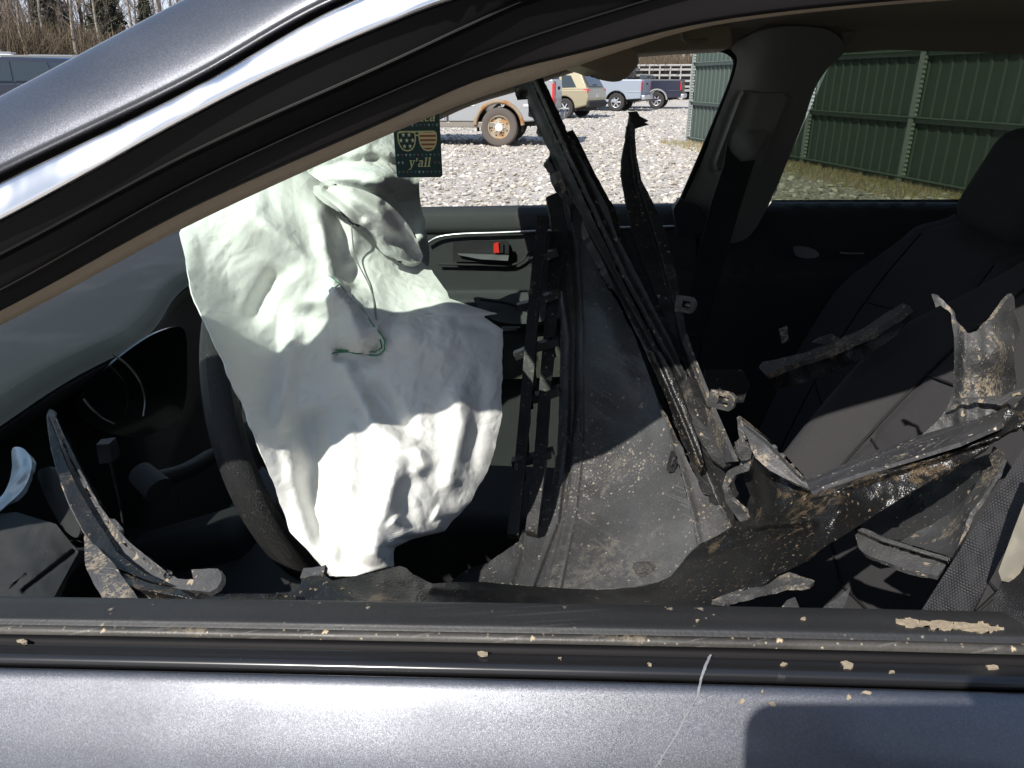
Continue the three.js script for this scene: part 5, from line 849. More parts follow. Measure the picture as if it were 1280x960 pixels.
// ---------------------------------------------------------------- card hanging from the mirror
{
  const n = 512, h = 672, cv = document.createElement('canvas'); cv.width = n; cv.height = h; const c = cv.getContext('2d');
  c.fillStyle = '#1b3633'; c.fillRect(0, 0, n, h);
  const tri = (x, y, s, f) => { c.fillStyle = f; c.beginPath(); c.moveTo(x - s, y - s); c.lineTo(x + s, y - s); c.lineTo(x, y + s); c.fill(); };
  const cols = ['#8fb0a4', '#3f6f73', '#8a5a4c', '#b9c2a8', '#4d7d78']; seed = 5;
  for (const y of [205, 470, 540, 625]) for (let i = 0; i < 11; i++) { if (y === 540 && i > 1 && i < 9) continue; tri(32 + i * 45, y, 13, cols[Math.floor(rnd() * 5)]); }
  c.strokeStyle = '#d9cf94'; c.fillStyle = '#d9cf94'; c.textAlign = 'center'; c.font = 'italic bold 112px serif';
  c.fillText("'Merica", 250, 170); c.fillText("y'all", 262, 575);
  const lens = x => { c.beginPath(); c.moveTo(x - 92, 268); c.quadraticCurveTo(x, 246, x + 92, 268); c.quadraticCurveTo(x + 108, 360, x + 52, 414); c.quadraticCurveTo(x, 440, x - 52, 414); c.quadraticCurveTo(x - 108, 360, x - 92, 268); c.closePath(); };
  c.save(); lens(140); c.clip(); c.fillStyle = '#1a302b'; c.fillRect(0, 200, 260, 260); c.fillStyle = '#e6e2c0';
  const star = (x, y, r) => { c.beginPath(); for (let k = 0; k < 10; k++) { const a = -Math.PI / 2 + k * Math.PI / 5, q = k & 1 ? r * 0.42 : r; c.lineTo(x + Math.cos(a) * q, y + Math.sin(a) * q); } c.fill(); };
  for (const [x, y] of [[105, 285], [168, 285], [75, 335], [140, 335], [205, 335], [110, 388], [172, 388]]) star(x, y, 24); c.restore();
  c.save(); lens(372); c.clip(); for (let i = 0; i < 10; i++) { c.fillStyle = i & 1 ? '#e3cf98' : '#a3502c'; c.fillRect(260, 250 + i * 19, 240, 19); } c.restore();
  c.lineWidth = 13; lens(140); c.stroke(); lens(372); c.stroke(); c.beginPath(); c.moveTo(60, 258); c.lineTo(450, 258); c.moveTo(232, 300); c.quadraticCurveTo(256, 280, 280, 300); c.stroke();
  const tex = new THREE.CanvasTexture(cv); tex.colorSpace = THREE.SRGBColorSpace; tex.magFilter = THREE.LinearFilter;
  const z = -0.60, q = [[490, 128], [549, 127], [554, 221], [495, 222]].map(p => atZ(p[0], p[1], z)), cen = q[0].clone().add(q[1]).add(q[2]).add(q[3]).multiplyScalar(0.25);
  const w = q[0].distanceTo(q[1]), hh = q[0].distanceTo(q[3]), sh = new THREE.Shape(), r = 0.004, X = w / 2, Y = hh / 2;
  sh.moveTo(-X + r, -Y); sh.lineTo(X - r, -Y); sh.quadraticCurveTo(X, -Y, X, -Y + r); sh.lineTo(X, Y - r); sh.quadraticCurveTo(X, Y, X - r, Y); sh.lineTo(-X + r, Y); sh.quadraticCurveTo(-X, Y, -X, Y - r); sh.lineTo(-X, -Y + r); sh.quadraticCurveTo(-X, -Y, -X + r, -Y);
  const g = new THREE.ExtrudeGeometry(sh, { depth: 0.0015, bevelEnabled: false }), uv = g.attributes.uv, p = g.attributes.position; for (let i = 0; i < p.count; i++) uv.setXY(i, (p.getX(i) + X) / w, (p.getY(i) + Y) / hh);
  const o = thing('air_freshener', cen, 'dark green hanging air freshener card printed with flag sunglasses and lettering', 'air freshener');
  const m = local('card', g, S({ map: tex, roughness: 0.6 }), o), ex = q[1].clone().sub(q[0]).normalize(), ey = q[0].clone().sub(q[3]).normalize(), ez = ex.clone().cross(ey).normalize(); ey.copy(ez).cross(ex); m.quaternion.setFromRotationMatrix(new THREE.Matrix4().makeBasis(ex, ey, ez));
  part('cord', tube([cen.clone().addScaledVector(ey, hh / 2 - 0.004), cen.clone().add(V3(0, hh / 2 + 0.03, 0)), V3(-0.24, 1.45, -0.64)], 0.0008, 16, 5), M.thread, o);
}

// ---------------------------------------------------------------- broken plastic heaped in the window
function debris(name, label, category, build) {
  const g = thing(name, V3(0, 0, 0), label, category);
  build((nm, outline, depth, o, mat, lab) => part(nm, plate(outline, depth, o), mat, g, lab), g);
  const b = new THREE.Box3().setFromObject(g), c = b.getCenter(V3(0, 0, 0)); c.y = b.min.y;
  for (const k of g.children) k.geometry.translate(-c.x, -c.y, -c.z); g.position.copy(c);
  return g;
}
const tab = (cx, cy, w, h, an, sk = 0) => { const ca = Math.cos(an), sa = Math.sin(an), R = (x, y) => [cx + x * ca - y * sa + sk * y, cy + x * sa + y * ca]; return { out: [R(-w, -h), R(w * 0.6, -h), R(w, -h * 0.5), R(w, h * 0.6), R(w * 0.7, h), R(-w, h)], hole: [R(-w * 0.3, -h * 0.55), R(w * 0.55, -h * 0.5), R(w * 0.55, -h * 0.1), R(w * 0.05, -h * 0.1), R(w * 0.05, h * 0.15), R(w * 0.55, h * 0.15), R(w * 0.5, h * 0.55), R(-w * 0.3, h * 0.55)] }; };
debris('torn_bumper_sheet', 'large muddy black plastic panel leaning upright right of the airbag', 'car panel', (add, g) => {
  add('main_sheet', [[683, 246], [699, 239], [711, 240], [735, 240], [752, 300], [783, 392], [809, 464], [823, 502], [834, 528], [846, 572], [861, 626], [871, 680], [861, 692], [839, 719], [820, 727], [802, 732], [770, 735], [741, 736], [700, 735], [682, 733], [640, 731], [601, 728], [612, 702], [632, 688], [651, 675], [655, 662], [676, 657], [682, 618], [691, 603], [697, 562], [700, 470], [701, 370], [692, 300]],
    [[683, 246, -0.76], [740, 246, -0.80], [700, 400, -0.66], [790, 420, -0.62], [697, 560, -0.56], [750, 560, -0.56], [823, 502, -0.55], [697, 660, -0.44], [740, 660, -0.45], [610, 715, -0.33], [690, 728, -0.33], [760, 730, -0.33], [810, 725, -0.32], [871, 680, -0.33], [855, 600, -0.42]],
    { thick: 0.003, maxL: 7, jags: 0.7, noise: 0.002, relief: reliefFn([{ p: [[704, 240], [716, 300], [722, 400], [721, 510], [714, 580], [705, 650], [683, 734]], a: -0.018, w: 3, step: true }, { p: [[695, 300], [711, 420], [708, 560], [697, 650], [665, 734]], a: 0.006, w: 3 }, { p: [[722, 300], [728, 420], [728, 560], [718, 650], [700, 735]], a: 0.003, w: 2 }, { p: [[738, 270], [764, 400], [780, 520]], a: 0.013, w: 24, fade: 0.15 }, { p: [[656, 660], [650, 700], [640, 732]], a: 0.006, w: 4, step: true }]) }, M.panel);
  add('side_flange', [[822, 501], [834, 520], [846, 548], [858, 566], [872, 590], [890, 614], [906, 636], [919, 653], [905, 664], [888, 674], [872, 681], [861, 628], [848, 575], [834, 528]], [[822, 501, -0.535], [846, 548, -0.47], [890, 614, -0.385], [919, 653, -0.335], [872, 681, -0.325], [848, 575, -0.42]], { thick: 0.003, maxL: 5, jags: 0.6, relief: reliefFn([{ p: [[826, 512], [850, 580], [866, 640], [874, 680]], a: 0.005, w: 4 }, { p: [[850, 556], [880, 602], [912, 650]], a: 0.006, w: 3 }]) }, M.edge);
  for (const [x, y, w, h, an, z] of [[752, 333, 9, 11, 0.3, -0.705], [841, 578, 5, 12, 0.25, -0.44]]) { const t = tab(x, y, w, h, an); add('clip_tab', t.out, () => z, { thick: 0.004, maxL: 4, holes: [t.hole] }, M.matte); }
  const lump = new THREE.IcosahedronGeometry(0.0085, 3), a = lump.attributes.position; for (let i = 0; i < a.count; i++) { const f = 1 + 0.6 * fbm(a.getX(i) * 160, a.getY(i) * 160, a.getZ(i) * 160, 3); a.setXYZ(i, a.getX(i) * f * 1.4, a.getY(i) * f * 0.8, a.getZ(i) * f); } lump.computeVertexNormals(); const lp = atZ(806, 711, -0.335); lump.translate(lp.x, lp.y, lp.z); part('mud_lump', lump, M.edge, g);
});
debris('broken_grille', 'black slatted grille piece standing behind the airbag', 'grille', add => {
  const bar = (nm, p, w, z0, z1) => { const q = smoothLine(p, 24), o = []; const side = s => q.map(([x, y], i) => { const a = q[Math.max(0, i - 1)], b = q[Math.min(q.length - 1, i + 1)], l = Math.hypot(b[0] - a[0], b[1] - a[1]); return [x - (b[1] - a[1]) / l * w * s, y + (b[0] - a[0]) / l * w * s]; }); o.push(...side(1), ...side(-1).reverse()); add(nm, o, (x, y) => lerp(z0, z1, (y - p[0][1]) / (p[p.length - 1][1] - p[0][1] || 1)) , { thick: 0.014, maxL: 10, noise: 0.0008 }, M.strip); };
  bar('upright_bar', [[679, 270], [668, 370], [659, 480], [650, 580], [641, 668]], 7, -0.74, -0.42);
  bar('upright_bar', [[696, 290], [689, 390], [681, 490], [674, 580], [664, 664]], 7.5, -0.74, -0.42);
  for (const [p, z] of [[[[664, 328], [680, 322], [697, 316]], -0.70], [[[647, 386], [660, 383], [680, 375], [700, 368]], -0.655], [[[643, 447], [660, 440], [680, 433], [698, 428]], -0.61], [[[653, 503], [676, 498], [700, 490]], -0.565], [[[640, 582], [668, 575], [692, 568]], -0.50]]) bar('cross_slat', p, 4.5, z, z);
});
debris('plastic_strip', 'thick black plastic beam leaning diagonally with its top against the pillar trim', 'car panel', add => {
  add('beam', [[643, 110], [647, 101], [660, 95], [674, 90], [678, 100], [692, 131], [707, 162], [733, 210], [760, 260], [770, 292], [805, 360], [838, 425], [862, 480], [890, 550], [920, 640], [914, 656], [880, 596], [850, 530], [825, 480], [806, 438], [783, 392], [750, 320], [737, 296], [725, 265], [707, 240], [697, 227], [694, 214], [686, 200], [687, 190], [680, 177], [661, 137], [659, 122], [645, 120]],
    [[660, 98, -0.66], [707, 170, -0.62], [694, 214, -0.62], [760, 270, -0.57], [740, 310, -0.58], [838, 425, -0.47], [806, 438, -0.49], [862, 490, -0.42], [920, 645, -0.33]], { thick: 0.012, maxL: 8, jags: 0.6, relief: reliefFn([{ p: [[668, 95], [715, 200], [780, 340], [850, 470]], a: 0.012, w: 5 }, { p: [[655, 120], [700, 220], [760, 330], [820, 440], [905, 640]], a: -0.01, w: 5 }]) }, M.strip);
  add('rear_web', [[709, 165], [716, 162], [722, 172], [742, 213], [763, 258], [800, 338], [812, 375], [796, 362], [768, 300], [740, 236]], [[712, 165, -0.655], [763, 258, -0.61], [810, 370, -0.53], [740, 236, -0.625]], { thick: 0.006, maxL: 8 }, M.strip);
  add('broken_clip', [[693, 216], [700, 213], [708, 238], [703, 241]], () => -0.60, { thick: 0.003, maxL: 5 }, M.edge);
  add('inner_lip', [[807, 438], [826, 440], [842, 470], [858, 512], [872, 550], [880, 580], [874, 592], [852, 552], [836, 506], [820, 468]], [[807, 438, -0.465], [842, 470, -0.43], [880, 585, -0.365], [836, 506, -0.42]], { thick: 0.004, maxL: 5, relief: reliefFn([{ p: [[815, 440], [850, 520], [876, 585]], a: 0.006, w: 4 }]) }, M.gloss);
});
debris('torn_strip', 'tapering torn plastic strip with a jagged hooked tip pointing up', 'car panel', add => {
  add('blade', [[786, 140], [796, 139], [800, 145], [811, 151], [806, 153], [812, 156], [800, 159], [794, 161], [794, 172], [795, 190], [802, 225], [815, 250], [832, 290], [845, 340], [855, 400], [862, 440], [876, 474], [890, 511], [906, 548], [918, 578], [905, 584], [890, 574], [872, 545], [858, 512], [845, 470], [846, 432], [825, 384], [811, 347], [797, 312], [786, 270], [777, 220], [777, 200], [782, 175]],
    [[790, 145, -0.62], [779, 210, -0.60], [802, 225, -0.61], [811, 347, -0.53], [840, 330, -0.55], [846, 432, -0.47], [862, 440, -0.46], [858, 512, -0.40], [890, 511, -0.395], [912, 580, -0.335]], { thick: 0.003, maxL: 6, jags: 0.5, relief: reliefFn([{ p: [[790, 180], [796, 230], [816, 290], [836, 360], [850, 425], [870, 480], [892, 530], [908, 575]], a: -0.012, w: 2.5, step: true }]) }, M.strip);
  add('pale_flange', [[855, 418], [862, 440], [890, 511], [918, 577], [906, 578], [884, 528], [866, 486], [852, 444]], [[855, 418, -0.466], [862, 440, -0.452], [890, 511, -0.385], [912, 578, -0.325]], { thick: 0.004, maxL: 5, noise: 0.0006 }, M.edge);
  for (const [x, y, w, h, an, z] of [[856, 381, 12, 10, 0.15, -0.50], [902, 501, 16, 11, 0.22, -0.385]]) { const t = tab(x, y, w, h, an); add('clip_tab', t.out, [[x - w, y, z], [x + w, y, z + 0.012], [x, y - h, z], [x, y + h, z]], { thick: 0.004, maxL: 4, holes: [t.hole] }, M.edge); }
});
debris('bumper_cover', 'glossy black broken bumper cover caked with mud lying along the window sill', 'car panel', add => {
  add('main_shell', [[345, 741], [362, 740], [375, 734], [377, 722], [405, 718], [415, 725], [450, 720], [500, 707], [508, 710], [516, 718], [540, 729], [570, 728], [600, 727], [640, 731], [682, 734], [741, 737], [775, 736], [802, 733], [822, 728], [839, 720], [861, 693], [875, 681], [900, 668], [918, 656], [930, 642], [938, 620], [930, 600], [926, 560], [921, 522], [930, 528], [961, 552], [985, 578], [1005, 598], [1014, 616], [1050, 607], [1090, 592], [1140, 573], [1200, 555], [1249, 538], [1256, 516], [1284, 492], [1320, 486], [1330, 510], [1258, 541], [1230, 562], [1199, 581], [1170, 597], [1139, 615], [1104, 637], [1071, 659], [1040, 678], [1010, 695], [990, 704], [971, 712], [950, 727], [930, 738], [892, 750], [880, 778], [600, 778], [340, 775]],
    [[345, 741, -0.10], [500, 715, -0.125], [600, 730, -0.17], [700, 737, -0.24], [780, 738, -0.27], [839, 721, -0.285], [875, 684, -0.30], [918, 656, -0.30], [926, 560, -0.30], [921, 522, -0.30], [960, 590, -0.25], [1005, 600, -0.235], [1014, 618, -0.215], [1000, 650, -0.185], [950, 700, -0.16], [1050, 640, -0.165], [1071, 659, -0.18], [1140, 585, -0.205], [1139, 612, -0.19], [1249, 535, -0.215], [1320, 490, -0.22], [860, 740, -0.17], [880, 775, -0.10], [740, 765, -0.12], [600, 760, -0.11], [345, 770, -0.085]],
    { thick: 0.0035, maxL: 7, jags: 0.8, noise: 0.003, nf: 0.03, relief: reliefFn([{ p: [[860, 700], [900, 690], [960, 662], [1015, 658]], a: -0.014, w: 7 }, { p: [[870, 668], [930, 658], [1000, 655]], a: 0.014, w: 7 }, { p: [[940, 590], [948, 630], [938, 660]], a: -0.014, w: 9 }, { p: [[1015, 622], [1140, 582], [1250, 545]], a: 0.006, w: 4 }, { p: [[660, 750], [760, 752], [840, 738]], a: -0.012, w: 8 }, { p: [[540, 735], [640, 742], [700, 750]], a: 0.008, w: 5 }]) }, M.gloss);
  add('torn_knot', [[921, 522], [936, 532], [944, 548], [940, 572], [936, 588], [918, 594], [909, 610], [914, 625], [932, 640], [936, 652], [925, 652], [908, 628], [903, 608], [908, 592], [924, 582], [930, 568], [924, 548]], [[921, 522, -0.29], [940, 560, -0.27], [906, 608, -0.285], [932, 650, -0.28], [936, 588, -0.265]], { thick: 0.004, maxL: 4, jags: 1, noise: 0.004 }, M.edge);
  add('wedge_plate', [[922, 522], [940, 534], [958, 549], [967, 560], [990, 582], [1006, 597], [1012, 612], [985, 600], [962, 588], [944, 572], [934, 548]], [[922, 522, -0.285], [961, 551, -0.245], [1010, 610, -0.21], [945, 572, -0.235]], { thick: 0.003, maxL: 5, jags: 0.8, relief: reliefFn([{ p: [[925, 524], [960, 552], [1004, 597]], a: 0.006, w: 3 }]) }, M.edge);
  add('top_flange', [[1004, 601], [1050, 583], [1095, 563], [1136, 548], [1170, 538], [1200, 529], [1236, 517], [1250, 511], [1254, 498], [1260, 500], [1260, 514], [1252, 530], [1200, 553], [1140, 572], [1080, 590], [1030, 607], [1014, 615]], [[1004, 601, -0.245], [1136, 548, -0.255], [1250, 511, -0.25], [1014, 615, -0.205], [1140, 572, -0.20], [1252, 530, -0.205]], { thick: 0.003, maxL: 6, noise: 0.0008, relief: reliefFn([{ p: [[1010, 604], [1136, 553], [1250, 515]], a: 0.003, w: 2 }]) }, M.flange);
  add('upstand', [[1164, 368], [1174, 371], [1188, 384], [1194, 402], [1204, 415], [1212, 417], [1224, 413], [1241, 398], [1253, 381], [1264, 367], [1268, 372], [1269, 392], [1276, 417], [1270, 432], [1267, 441], [1268, 460], [1271, 482], [1258, 498], [1250, 512], [1224, 523], [1197, 532], [1170, 540], [1150, 546], [1172, 526], [1186, 507], [1192, 482], [1193, 430], [1189, 392], [1176, 382], [1170, 384]],
    [[1164, 368, -0.30], [1204, 415, -0.27], [1192, 482, -0.27], [1150, 546, -0.26], [1200, 531, -0.25], [1245, 512, -0.245], [1253, 381, -0.29], [1252, 440, -0.26], [1272, 417, -0.33], [1271, 482, -0.32]], { thick: 0.003, maxL: 5, jags: 1, noise: 0.003, relief: reliefFn([{ p: [[1206, 415], [1204, 470], [1200, 530]], a: 0.006, w: 6 }, { p: [[1232, 410], [1234, 470], [1232, 518]], a: -0.005, w: 7 }]) }, M.edge, 'torn grey upstand with a ragged top edge');
  add('screw_bracket', [[920, 560], [932, 553], [940, 562], [938, 574], [926, 576]], () => -0.262, { thick: 0.012, maxL: 4, noise: 0.003, jags: 0.6 }, M.edge);
  add('bright_rod', [[1190, 500], [1253, 497], [1280, 488], [1300, 484], [1300, 490], [1262, 500], [1252, 506]], () => -0.236, { thick: 0.003, maxL: 6 }, M.edge);
  add('small_clip', [[375, 722], [404, 718], [407, 722], [378, 727]], () => -0.118, { thick: 0.01, maxL: 4 }, M.edge);
});
debris('far_trim_strip', 'thin mud edged strip lying across the seat in deep shade', 'car panel', add => {
  add('edge_bar', [[948, 459], [953, 452], [980, 447], [1007, 440], [1040, 428], [1078, 411], [1100, 396], [1129, 379], [1137, 382], [1126, 391], [1090, 415], [1050, 433], [1019, 445], [980, 458], [957, 468]], [[948, 459, -0.60], [1019, 442, -0.56], [1090, 412, -0.54], [1135, 380, -0.54]], { thick: 0.01, maxL: 6, jags: 0.9 }, M.edge);
  add('skirt', [[957, 468], [1019, 445], [1090, 415], [1137, 382], [1142, 392], [1120, 420], [1080, 448], [1020, 474], [970, 488]], [[957, 468, -0.605], [1090, 415, -0.55], [1137, 382, -0.55], [1120, 420, -0.53], [1020, 474, -0.58], [970, 488, -0.6]], { thick: 0.003, maxL: 9, noise: 0.003 }, M.gloss);
  add('loose_flap', [[1016, 428], [1024, 423], [1040, 418], [1050, 424], [1044, 432], [1028, 430]], () => -0.575, { thick: 0.003, maxL: 5 }, M.edge);
  add('loose_flap', [[974, 412], [984, 408], [986, 424], [978, 430]], () => -0.60, { thick: 0.003, maxL: 5 }, M.edge);
  add('base_plate', [[880, 462], [928, 462], [938, 480], [930, 500], [884, 500]], [[880, 462, -0.58], [928, 462, -0.58], [930, 500, -0.52], [884, 500, -0.52]], { thick: 0.004, maxL: 8 }, M.strip);
});
debris('curved_trim', 'curved muddy trim strip with a pale torn end at the left of the sill', 'car panel', add => {
  add('curved_blade', [[62, 511], [67, 513], [73, 527], [83, 550], [94, 571], [104, 592], [116, 614], [128, 636], [141, 655], [154, 670], [169, 683], [190, 701], [212, 717], [222, 723], [232, 724], [242, 724], [239, 712], [255, 711], [272, 711], [277, 717], [277, 726], [271, 735], [262, 740], [225, 736], [187, 728], [147, 712], [122, 690], [103, 664], [93, 645], [84, 627], [76, 606], [69, 583], [63, 558], [59, 533], [58, 518]],
    [[62, 511, -0.26], [90, 590, -0.20], [116, 630, -0.17], [150, 680, -0.13], [190, 715, -0.10], [240, 730, -0.078], [275, 720, -0.075]], { thick: 0.004, maxL: 5, jags: 0.7, relief: reliefFn([{ p: [[68, 520], [92, 575], [124, 634], [160, 678], [210, 718]], a: 0.006, w: 3 }]) }, M.edge);
  add('black_face', [[60, 520], [70, 545], [82, 578], [98, 612], [118, 646], [146, 690], [180, 716], [220, 733], [190, 727], [148, 711], [124, 690], [104, 664], [86, 628], [72, 590], [63, 556]], [[60, 520, -0.245], [90, 595, -0.187], [120, 650, -0.147], [150, 695, -0.112], [200, 728, -0.085]], { thick: 0.002, maxL: 5 }, M.gloss);
  add('lower_flange', [[105, 668], [122, 684], [140, 702], [158, 728], [176, 752], [130, 750], [116, 728], [106, 706]], [[105, 668, -0.14], [140, 702, -0.10], [176, 752, -0.062], [106, 706, -0.10]], { thick: 0.003, maxL: 5, jags: 0.8 }, M.edge);
  add('base_strip', [[147, 713], [187, 729], [225, 737], [262, 742], [300, 742], [345, 742], [370, 744], [370, 775], [150, 775], [140, 740]], [[147, 713, -0.095], [262, 742, -0.075], [370, 744, -0.085], [370, 775, -0.07], [150, 775, -0.06]], { thick: 0.003, maxL: 7, relief: reliefFn([{ p: [[150, 730], [260, 752], [370, 755]], a: 0.004, w: 5 }]) }, M.gloss);
  add('green_grey_flap', smoothLine([[47, 590], [56, 584], [68, 586], [76, 604], [86, 630], [100, 660], [96, 672], [80, 662], [62, 632], [52, 610]], 40, true), [[47, 590, -0.28], [76, 604, -0.24], [96, 668, -0.2]], { thick: 0.003, maxL: 6 }, M.door);
});
debris('wheel_arch_liner', 'curved grey wheel arch liner lying at the right behind the seat belt', 'car panel', add => {
  add('curved_rim', [[1242, 557], [1250, 562], [1254, 573], [1248, 590], [1238, 606], [1228, 622], [1212, 642], [1202, 670], [1192, 697], [1160, 692], [1124, 678], [1142, 666], [1166, 655], [1186, 642], [1202, 628], [1214, 614], [1224, 600], [1228, 589], [1240, 582], [1236, 570]], [[1245, 560, -0.235], [1240, 595, -0.20], [1212, 640, -0.17], [1190, 695, -0.135], [1124, 678, -0.20], [1186, 642, -0.21]], { thick: 0.003, maxL: 5, jags: 0.9, noise: 0.002 }, M.edge);
  add('dark_well', [[1070, 655], [1104, 637], [1150, 608], [1200, 580], [1240, 566], [1240, 600], [1220, 622], [1195, 650], [1150, 672], [1110, 675]], [[1070, 655, -0.30], [1150, 608, -0.30], [1240, 566, -0.26], [1195, 650, -0.24], [1110, 675, -0.26]], { thick: 0.003, maxL: 8 }, M.strip);
  add('cross_bar', [[1066, 660], [1080, 660], [1102, 670], [1140, 683], [1187, 697], [1180, 710], [1172, 720], [1140, 714], [1099, 700], [1080, 692], [1074, 686]], [[1066, 660, -0.20], [1102, 670, -0.175], [1187, 697, -0.135], [1099, 700, -0.15], [1172, 720, -0.12]], { thick: 0.004, maxL: 5, jags: 0.9, relief: reliefFn([{ p: [[1070, 664], [1102, 678], [1184, 703]], a: -0.010, w: 2.5, step: true }]) }, M.edge);
});
debris('plastic_shard', 'tan edged pointed shard sticking out under the bumper cover', 'shard', add => add('shard', [[890, 750], [905, 744], [930, 735], [958, 722], [975, 712], [985, 714], [1018, 726], [1012, 731], [985, 731], [965, 736], [940, 742], [900, 752]], [[890, 750, -0.11], [975, 712, -0.14], [1018, 726, -0.12]], { thick: 0.004, maxL: 4, jags: 0.9, noise: 0.003 }, M.edge));
debris('plastic_shard', 'small pale upright splinter behind the sill right of the bumper cover', 'shard', add => add('shard', [[972, 766], [984, 750], [994, 746], [1000, 762], [1004, 772], [976, 774]], [[972, 766, -0.08], [994, 746, -0.10], [1004, 772, -0.075]], { thick: 0.003, maxL: 4, jags: 0.8 }, M.edge));
debris('plastic_shard', 'triangular grey plastic piece standing on the sill left of the seat belt', 'shard', add => add('shard', [[1022, 772], [1030, 758], [1048, 746], [1063, 734], [1056, 756], [1046, 774]], [[1022, 772, -0.075], [1063, 734, -0.12], [1046, 774, -0.08]], { thick: 0.003, maxL: 4, jags: 0.8, noise: 0.002 }, M.edge));

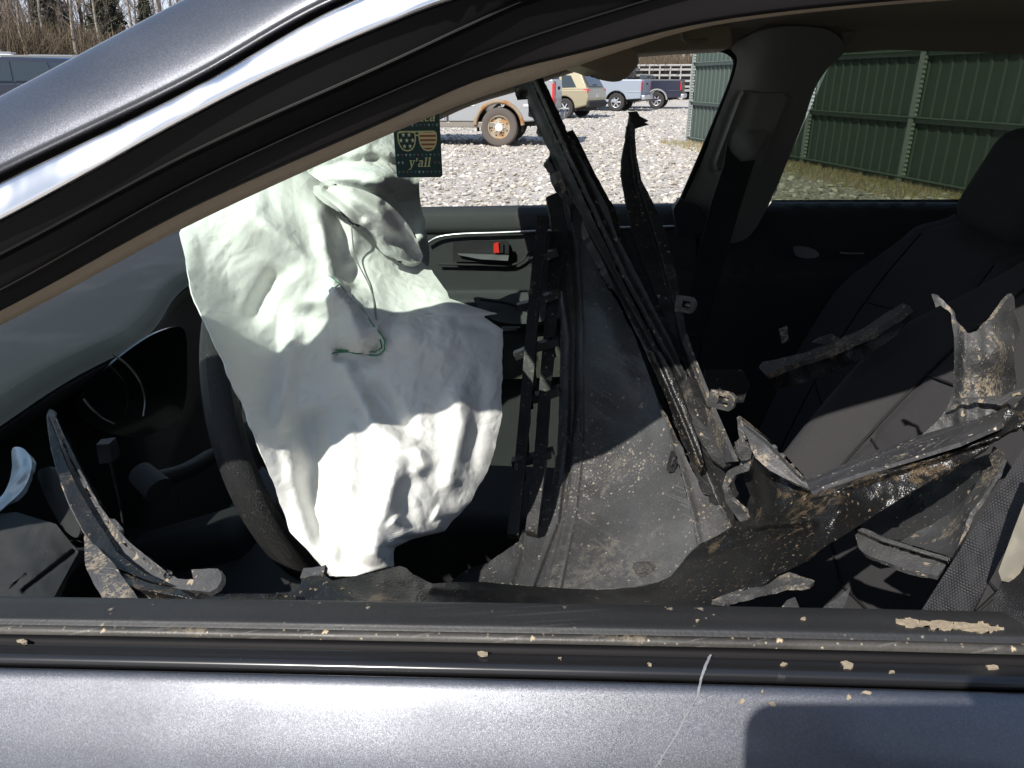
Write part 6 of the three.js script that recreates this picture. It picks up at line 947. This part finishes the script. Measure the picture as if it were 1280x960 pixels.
// ---------------------------------------------------------------- the photographer behind the lens, whose phone and hand shade the door
{
  const field = (bones, cell, k) => { // smooth union of tapered capsules, meshed
    const lo = V3(1e9, 1e9, 1e9), hi = V3(-1e9, -1e9, -1e9); for (const b of bones) for (const e of [0, 1]) { const p = b[e], r = b[2 + e]; lo.min(p.clone().subScalar(r + cell * 3)); hi.max(p.clone().addScalar(r + cell * 3)); }
    const size = Math.max(hi.x - lo.x, hi.y - lo.y, hi.z - lo.z), n = Math.min(150, Math.ceil(size / cell) + 4), mc = new MarchingCubes(n, new THREE.MeshBasicMaterial(), false, false, 400000), half = size / 2 + cell * 2, c = lo.clone().add(hi).multiplyScalar(0.5), q = V3(0, 0, 0), ab = V3(0, 0, 0), aq = V3(0, 0, 0);
    mc.isolation = 0;
    for (let z = 0; z < n; z++) for (let y = 0; y < n; y++) for (let x = 0; x < n; x++) {
      q.set(c.x + (2 * x / n - 1) * half, c.y + (2 * y / n - 1) * half, c.z + (2 * z / n - 1) * half); let s = 0;
      for (const [a, b, r0, r1] of bones) { ab.subVectors(b, a); aq.subVectors(q, a); const t = clamp(aq.dot(ab) / Math.max(1e-9, ab.lengthSq()), 0, 1), d = aq.addScaledVector(ab, -t).length() - lerp(r0, r1, t); s += Math.exp(-Math.min(60, Math.max(-60, d / k))); }
      mc.field[z * n * n + y * n + x] = k * Math.log(s + 1e-30);
    }
    mc.update(); const g = new THREE.BufferGeometry(), m = mc.count; g.setAttribute('position', new THREE.Float32BufferAttribute(mc.positionArray.slice(0, m * 3), 3)); g.setAttribute('normal', new THREE.Float32BufferAttribute(mc.normalArray.slice(0, m * 3), 3)); g.setAttribute('uv', new THREE.Float32BufferAttribute(new Float32Array(m * 2), 2));
    g.scale(half, half, half); g.translate(c.x, c.y, c.z); return g;
  };
  const q = camera.quaternion, R = V3(1, 0, 0).applyQuaternion(q), U = V3(0, 1, 0).applyQuaternion(q), F = V3(0, 0, 1).applyQuaternion(q), L = (r, u, f) => C0.clone().addScaledVector(R, r).addScaledVector(U, u).addScaledVector(F, f);
  const ph = thing('phone', L(0.03, -0.036, 0.016), 'dark phone held up in front of the car window by the photographer', 'phone');
  const body = local('phone_body', (() => { const a = 0.079, b = 0.0375, r = 0.016, h = new THREE.Shape(); h.moveTo(-a + r, -b); h.lineTo(a - r, -b); h.quadraticCurveTo(a, -b, a, -b + r); h.lineTo(a, b - r); h.quadraticCurveTo(a, b, a - r, b); h.lineTo(-a + r, b); h.quadraticCurveTo(-a, b, -a, b - r); h.lineTo(-a, -b + r); h.quadraticCurveTo(-a, -b, -a + r, -b); const g = new THREE.ExtrudeGeometry(h, { depth: 0.006, bevelEnabled: true, bevelSize: 0.001, bevelThickness: 0.0012, bevelSegments: 2 }); g.translate(0, 0, -0.003); return g; })(), M.frame, ph); body.quaternion.copy(q);
  const p = thing('person', V3(0.36, 0, 0.82), 'person in a dark jacket behind the viewpoint holding up a phone', 'person');
  const skin = S({ color: RGB(0.45, 0.28, 0.2), roughness: 0.6 }), cloth = S({ color: RGB(0.02, 0.02, 0.024), roughness: 0.9 }), jeans = S({ color: RGB(0.03, 0.04, 0.07), roughness: 0.95 }), hair = S({ color: RGB(0.04, 0.028, 0.02), roughness: 0.8 });
  const B = (x, y, z) => V3(x, y, z), wrist = L(0.185, -0.105, 0.06), elbow = B(0.52, 1.06, 0.62), sh = B(0.56, 1.40, 0.82), hd = B(0.33, 1.62, 0.76);
  const fingers = [[L(0.165, -0.03, 0.03), L(0.135, 0.009, 0.02), 0.010, 0.009], [L(0.135, 0.009, 0.02), L(0.066, 0.0095, 0.016), 0.009, 0.0075]]; for (let i = 1; i < 4; i++) { const u = -0.005 - i * 0.019; fingers.push([L(0.168, u - 0.025, 0.03), L(0.150, u - 0.004, -0.004), 0.0085, 0.008], [L(0.150, u - 0.004, -0.004), L(0.122, u, -0.004 - 0.0 * i), 0.008, 0.0068]); }
  // one continuous figure: head with nose, brow, chin and ears, trunk, limbs, the hand that holds the phone
  const bones = [
    [hd.clone().add(B(0, 0.045, 0.01)), hd.clone().add(B(0, 0.0, 0)), 0.088, 0.08], [hd.clone().add(B(0, -0.02, -0.03)), hd.clone().add(B(0, -0.085, -0.055)), 0.06, 0.035], [hd.clone().add(B(0, -0.01, -0.09)), hd.clone().add(B(0, -0.04, -0.112)), 0.012, 0.015], [hd.clone().add(B(-0.082, -0.02, 0.02)), hd.clone().add(B(-0.086, 0.02, 0.03)), 0.012, 0.016], [hd.clone().add(B(0.082, -0.02, 0.02)), hd.clone().add(B(0.086, 0.02, 0.03)), 0.012, 0.016], [hd.clone().add(B(-0.03, -0.075, -0.085)), hd.clone().add(B(0.03, -0.075, -0.085)), 0.011, 0.011], [hd.clone().add(B(-0.04, 0.025, -0.078)), hd.clone().add(B(0.04, 0.025, -0.078)), 0.016, 0.016],
    [B(0.34, 1.55, 0.80), B(0.36, 1.42, 0.84), 0.055, 0.062], [B(0.22, 1.39, 0.84), B(0.50, 1.39, 0.84), 0.075, 0.075], [B(0.29, 1.28, 0.84), B(0.43, 1.28, 0.84), 0.12, 0.12], [B(0.31, 1.08, 0.83), B(0.41, 1.08, 0.83), 0.115, 0.115], [B(0.30, 0.93, 0.84), B(0.42, 0.93, 0.84), 0.115, 0.115],
    [sh, elbow, 0.06, 0.045], [elbow, wrist, 0.043, 0.028], [B(0.17, 1.39, 0.84), B(0.12, 1.10, 0.90), 0.058, 0.045], [B(0.12, 1.10, 0.90), B(0.13, 0.87, 0.84), 0.042, 0.028], [B(0.13, 0.87, 0.84), B(0.135, 0.78, 0.81), 0.03, 0.03], [B(0.13, 0.79, 0.80), B(0.14, 0.70, 0.79), 0.012, 0.009], [B(0.15, 0.79, 0.82), B(0.16, 0.69, 0.81), 0.012, 0.009], [B(0.11, 0.79, 0.82), B(0.12, 0.70, 0.80), 0.012, 0.009], [B(0.14, 0.79, 0.84), B(0.14, 0.72, 0.83), 0.011, 0.008], [B(0.12, 0.84, 0.80), B(0.10, 0.77, 0.77), 0.012, 0.009],
    [B(0.28, 0.92, 0.84), B(0.27, 0.50, 0.83), 0.095, 0.062], [B(0.27, 0.50, 0.83), B(0.27, 0.09, 0.86), 0.06, 0.042], [B(0.27, 0.05, 0.87), B(0.26, 0.04, 0.68), 0.045, 0.036], [B(0.44, 0.92, 0.84), B(0.46, 0.50, 0.84), 0.095, 0.062], [B(0.46, 0.50, 0.84), B(0.47, 0.09, 0.88), 0.06, 0.042], [B(0.47, 0.05, 0.89), B(0.49, 0.04, 0.70), 0.045, 0.036],
  ];
  const hand = [[wrist, L(0.165, -0.055, 0.04), 0.027, 0.026], [L(0.168, -0.04, 0.035), L(0.158, -0.075, 0.035), 0.02, 0.018], [L(0.165, -0.085, 0.042), L(0.148, -0.07, 0.034), 0.013, 0.011], [L(0.148, -0.07, 0.034), L(0.118, -0.05, 0.031), 0.011, 0.008], ...fingers];
  part('body', merge([field(bones, 0.014, 0.012), field(hand, 0.0042, 0.003)]), skin, p);
  const puff = (list, d) => list.map(([a, b, r0, r1]) => [a, b, r0 + d, r1 + d]);
  part('jacket', field(puff(bones.filter((_, i) => [8, 9, 10, 11, 12, 14, 15].includes(i)), 0.016).concat([[elbow, wrist.clone().lerp(elbow, 0.12), 0.062, 0.046]]), 0.016, 0.014), cloth, p);
  part('trousers', field(puff(bones.filter((_, i) => [22, 23, 25, 26].includes(i)), 0.014), 0.016, 0.012), jeans, p);
  part('shoes', field(puff(bones.filter((_, i) => [24, 27].includes(i)), 0.008), 0.014, 0.008), cloth, p);
  part('hair', field([[hd.clone().add(B(0, 0.06, 0.03)), hd.clone().add(B(0, 0.0, 0.045)), 0.088, 0.08]], 0.012, 0.01), hair, p);
}

renderer.render(scene, camera);
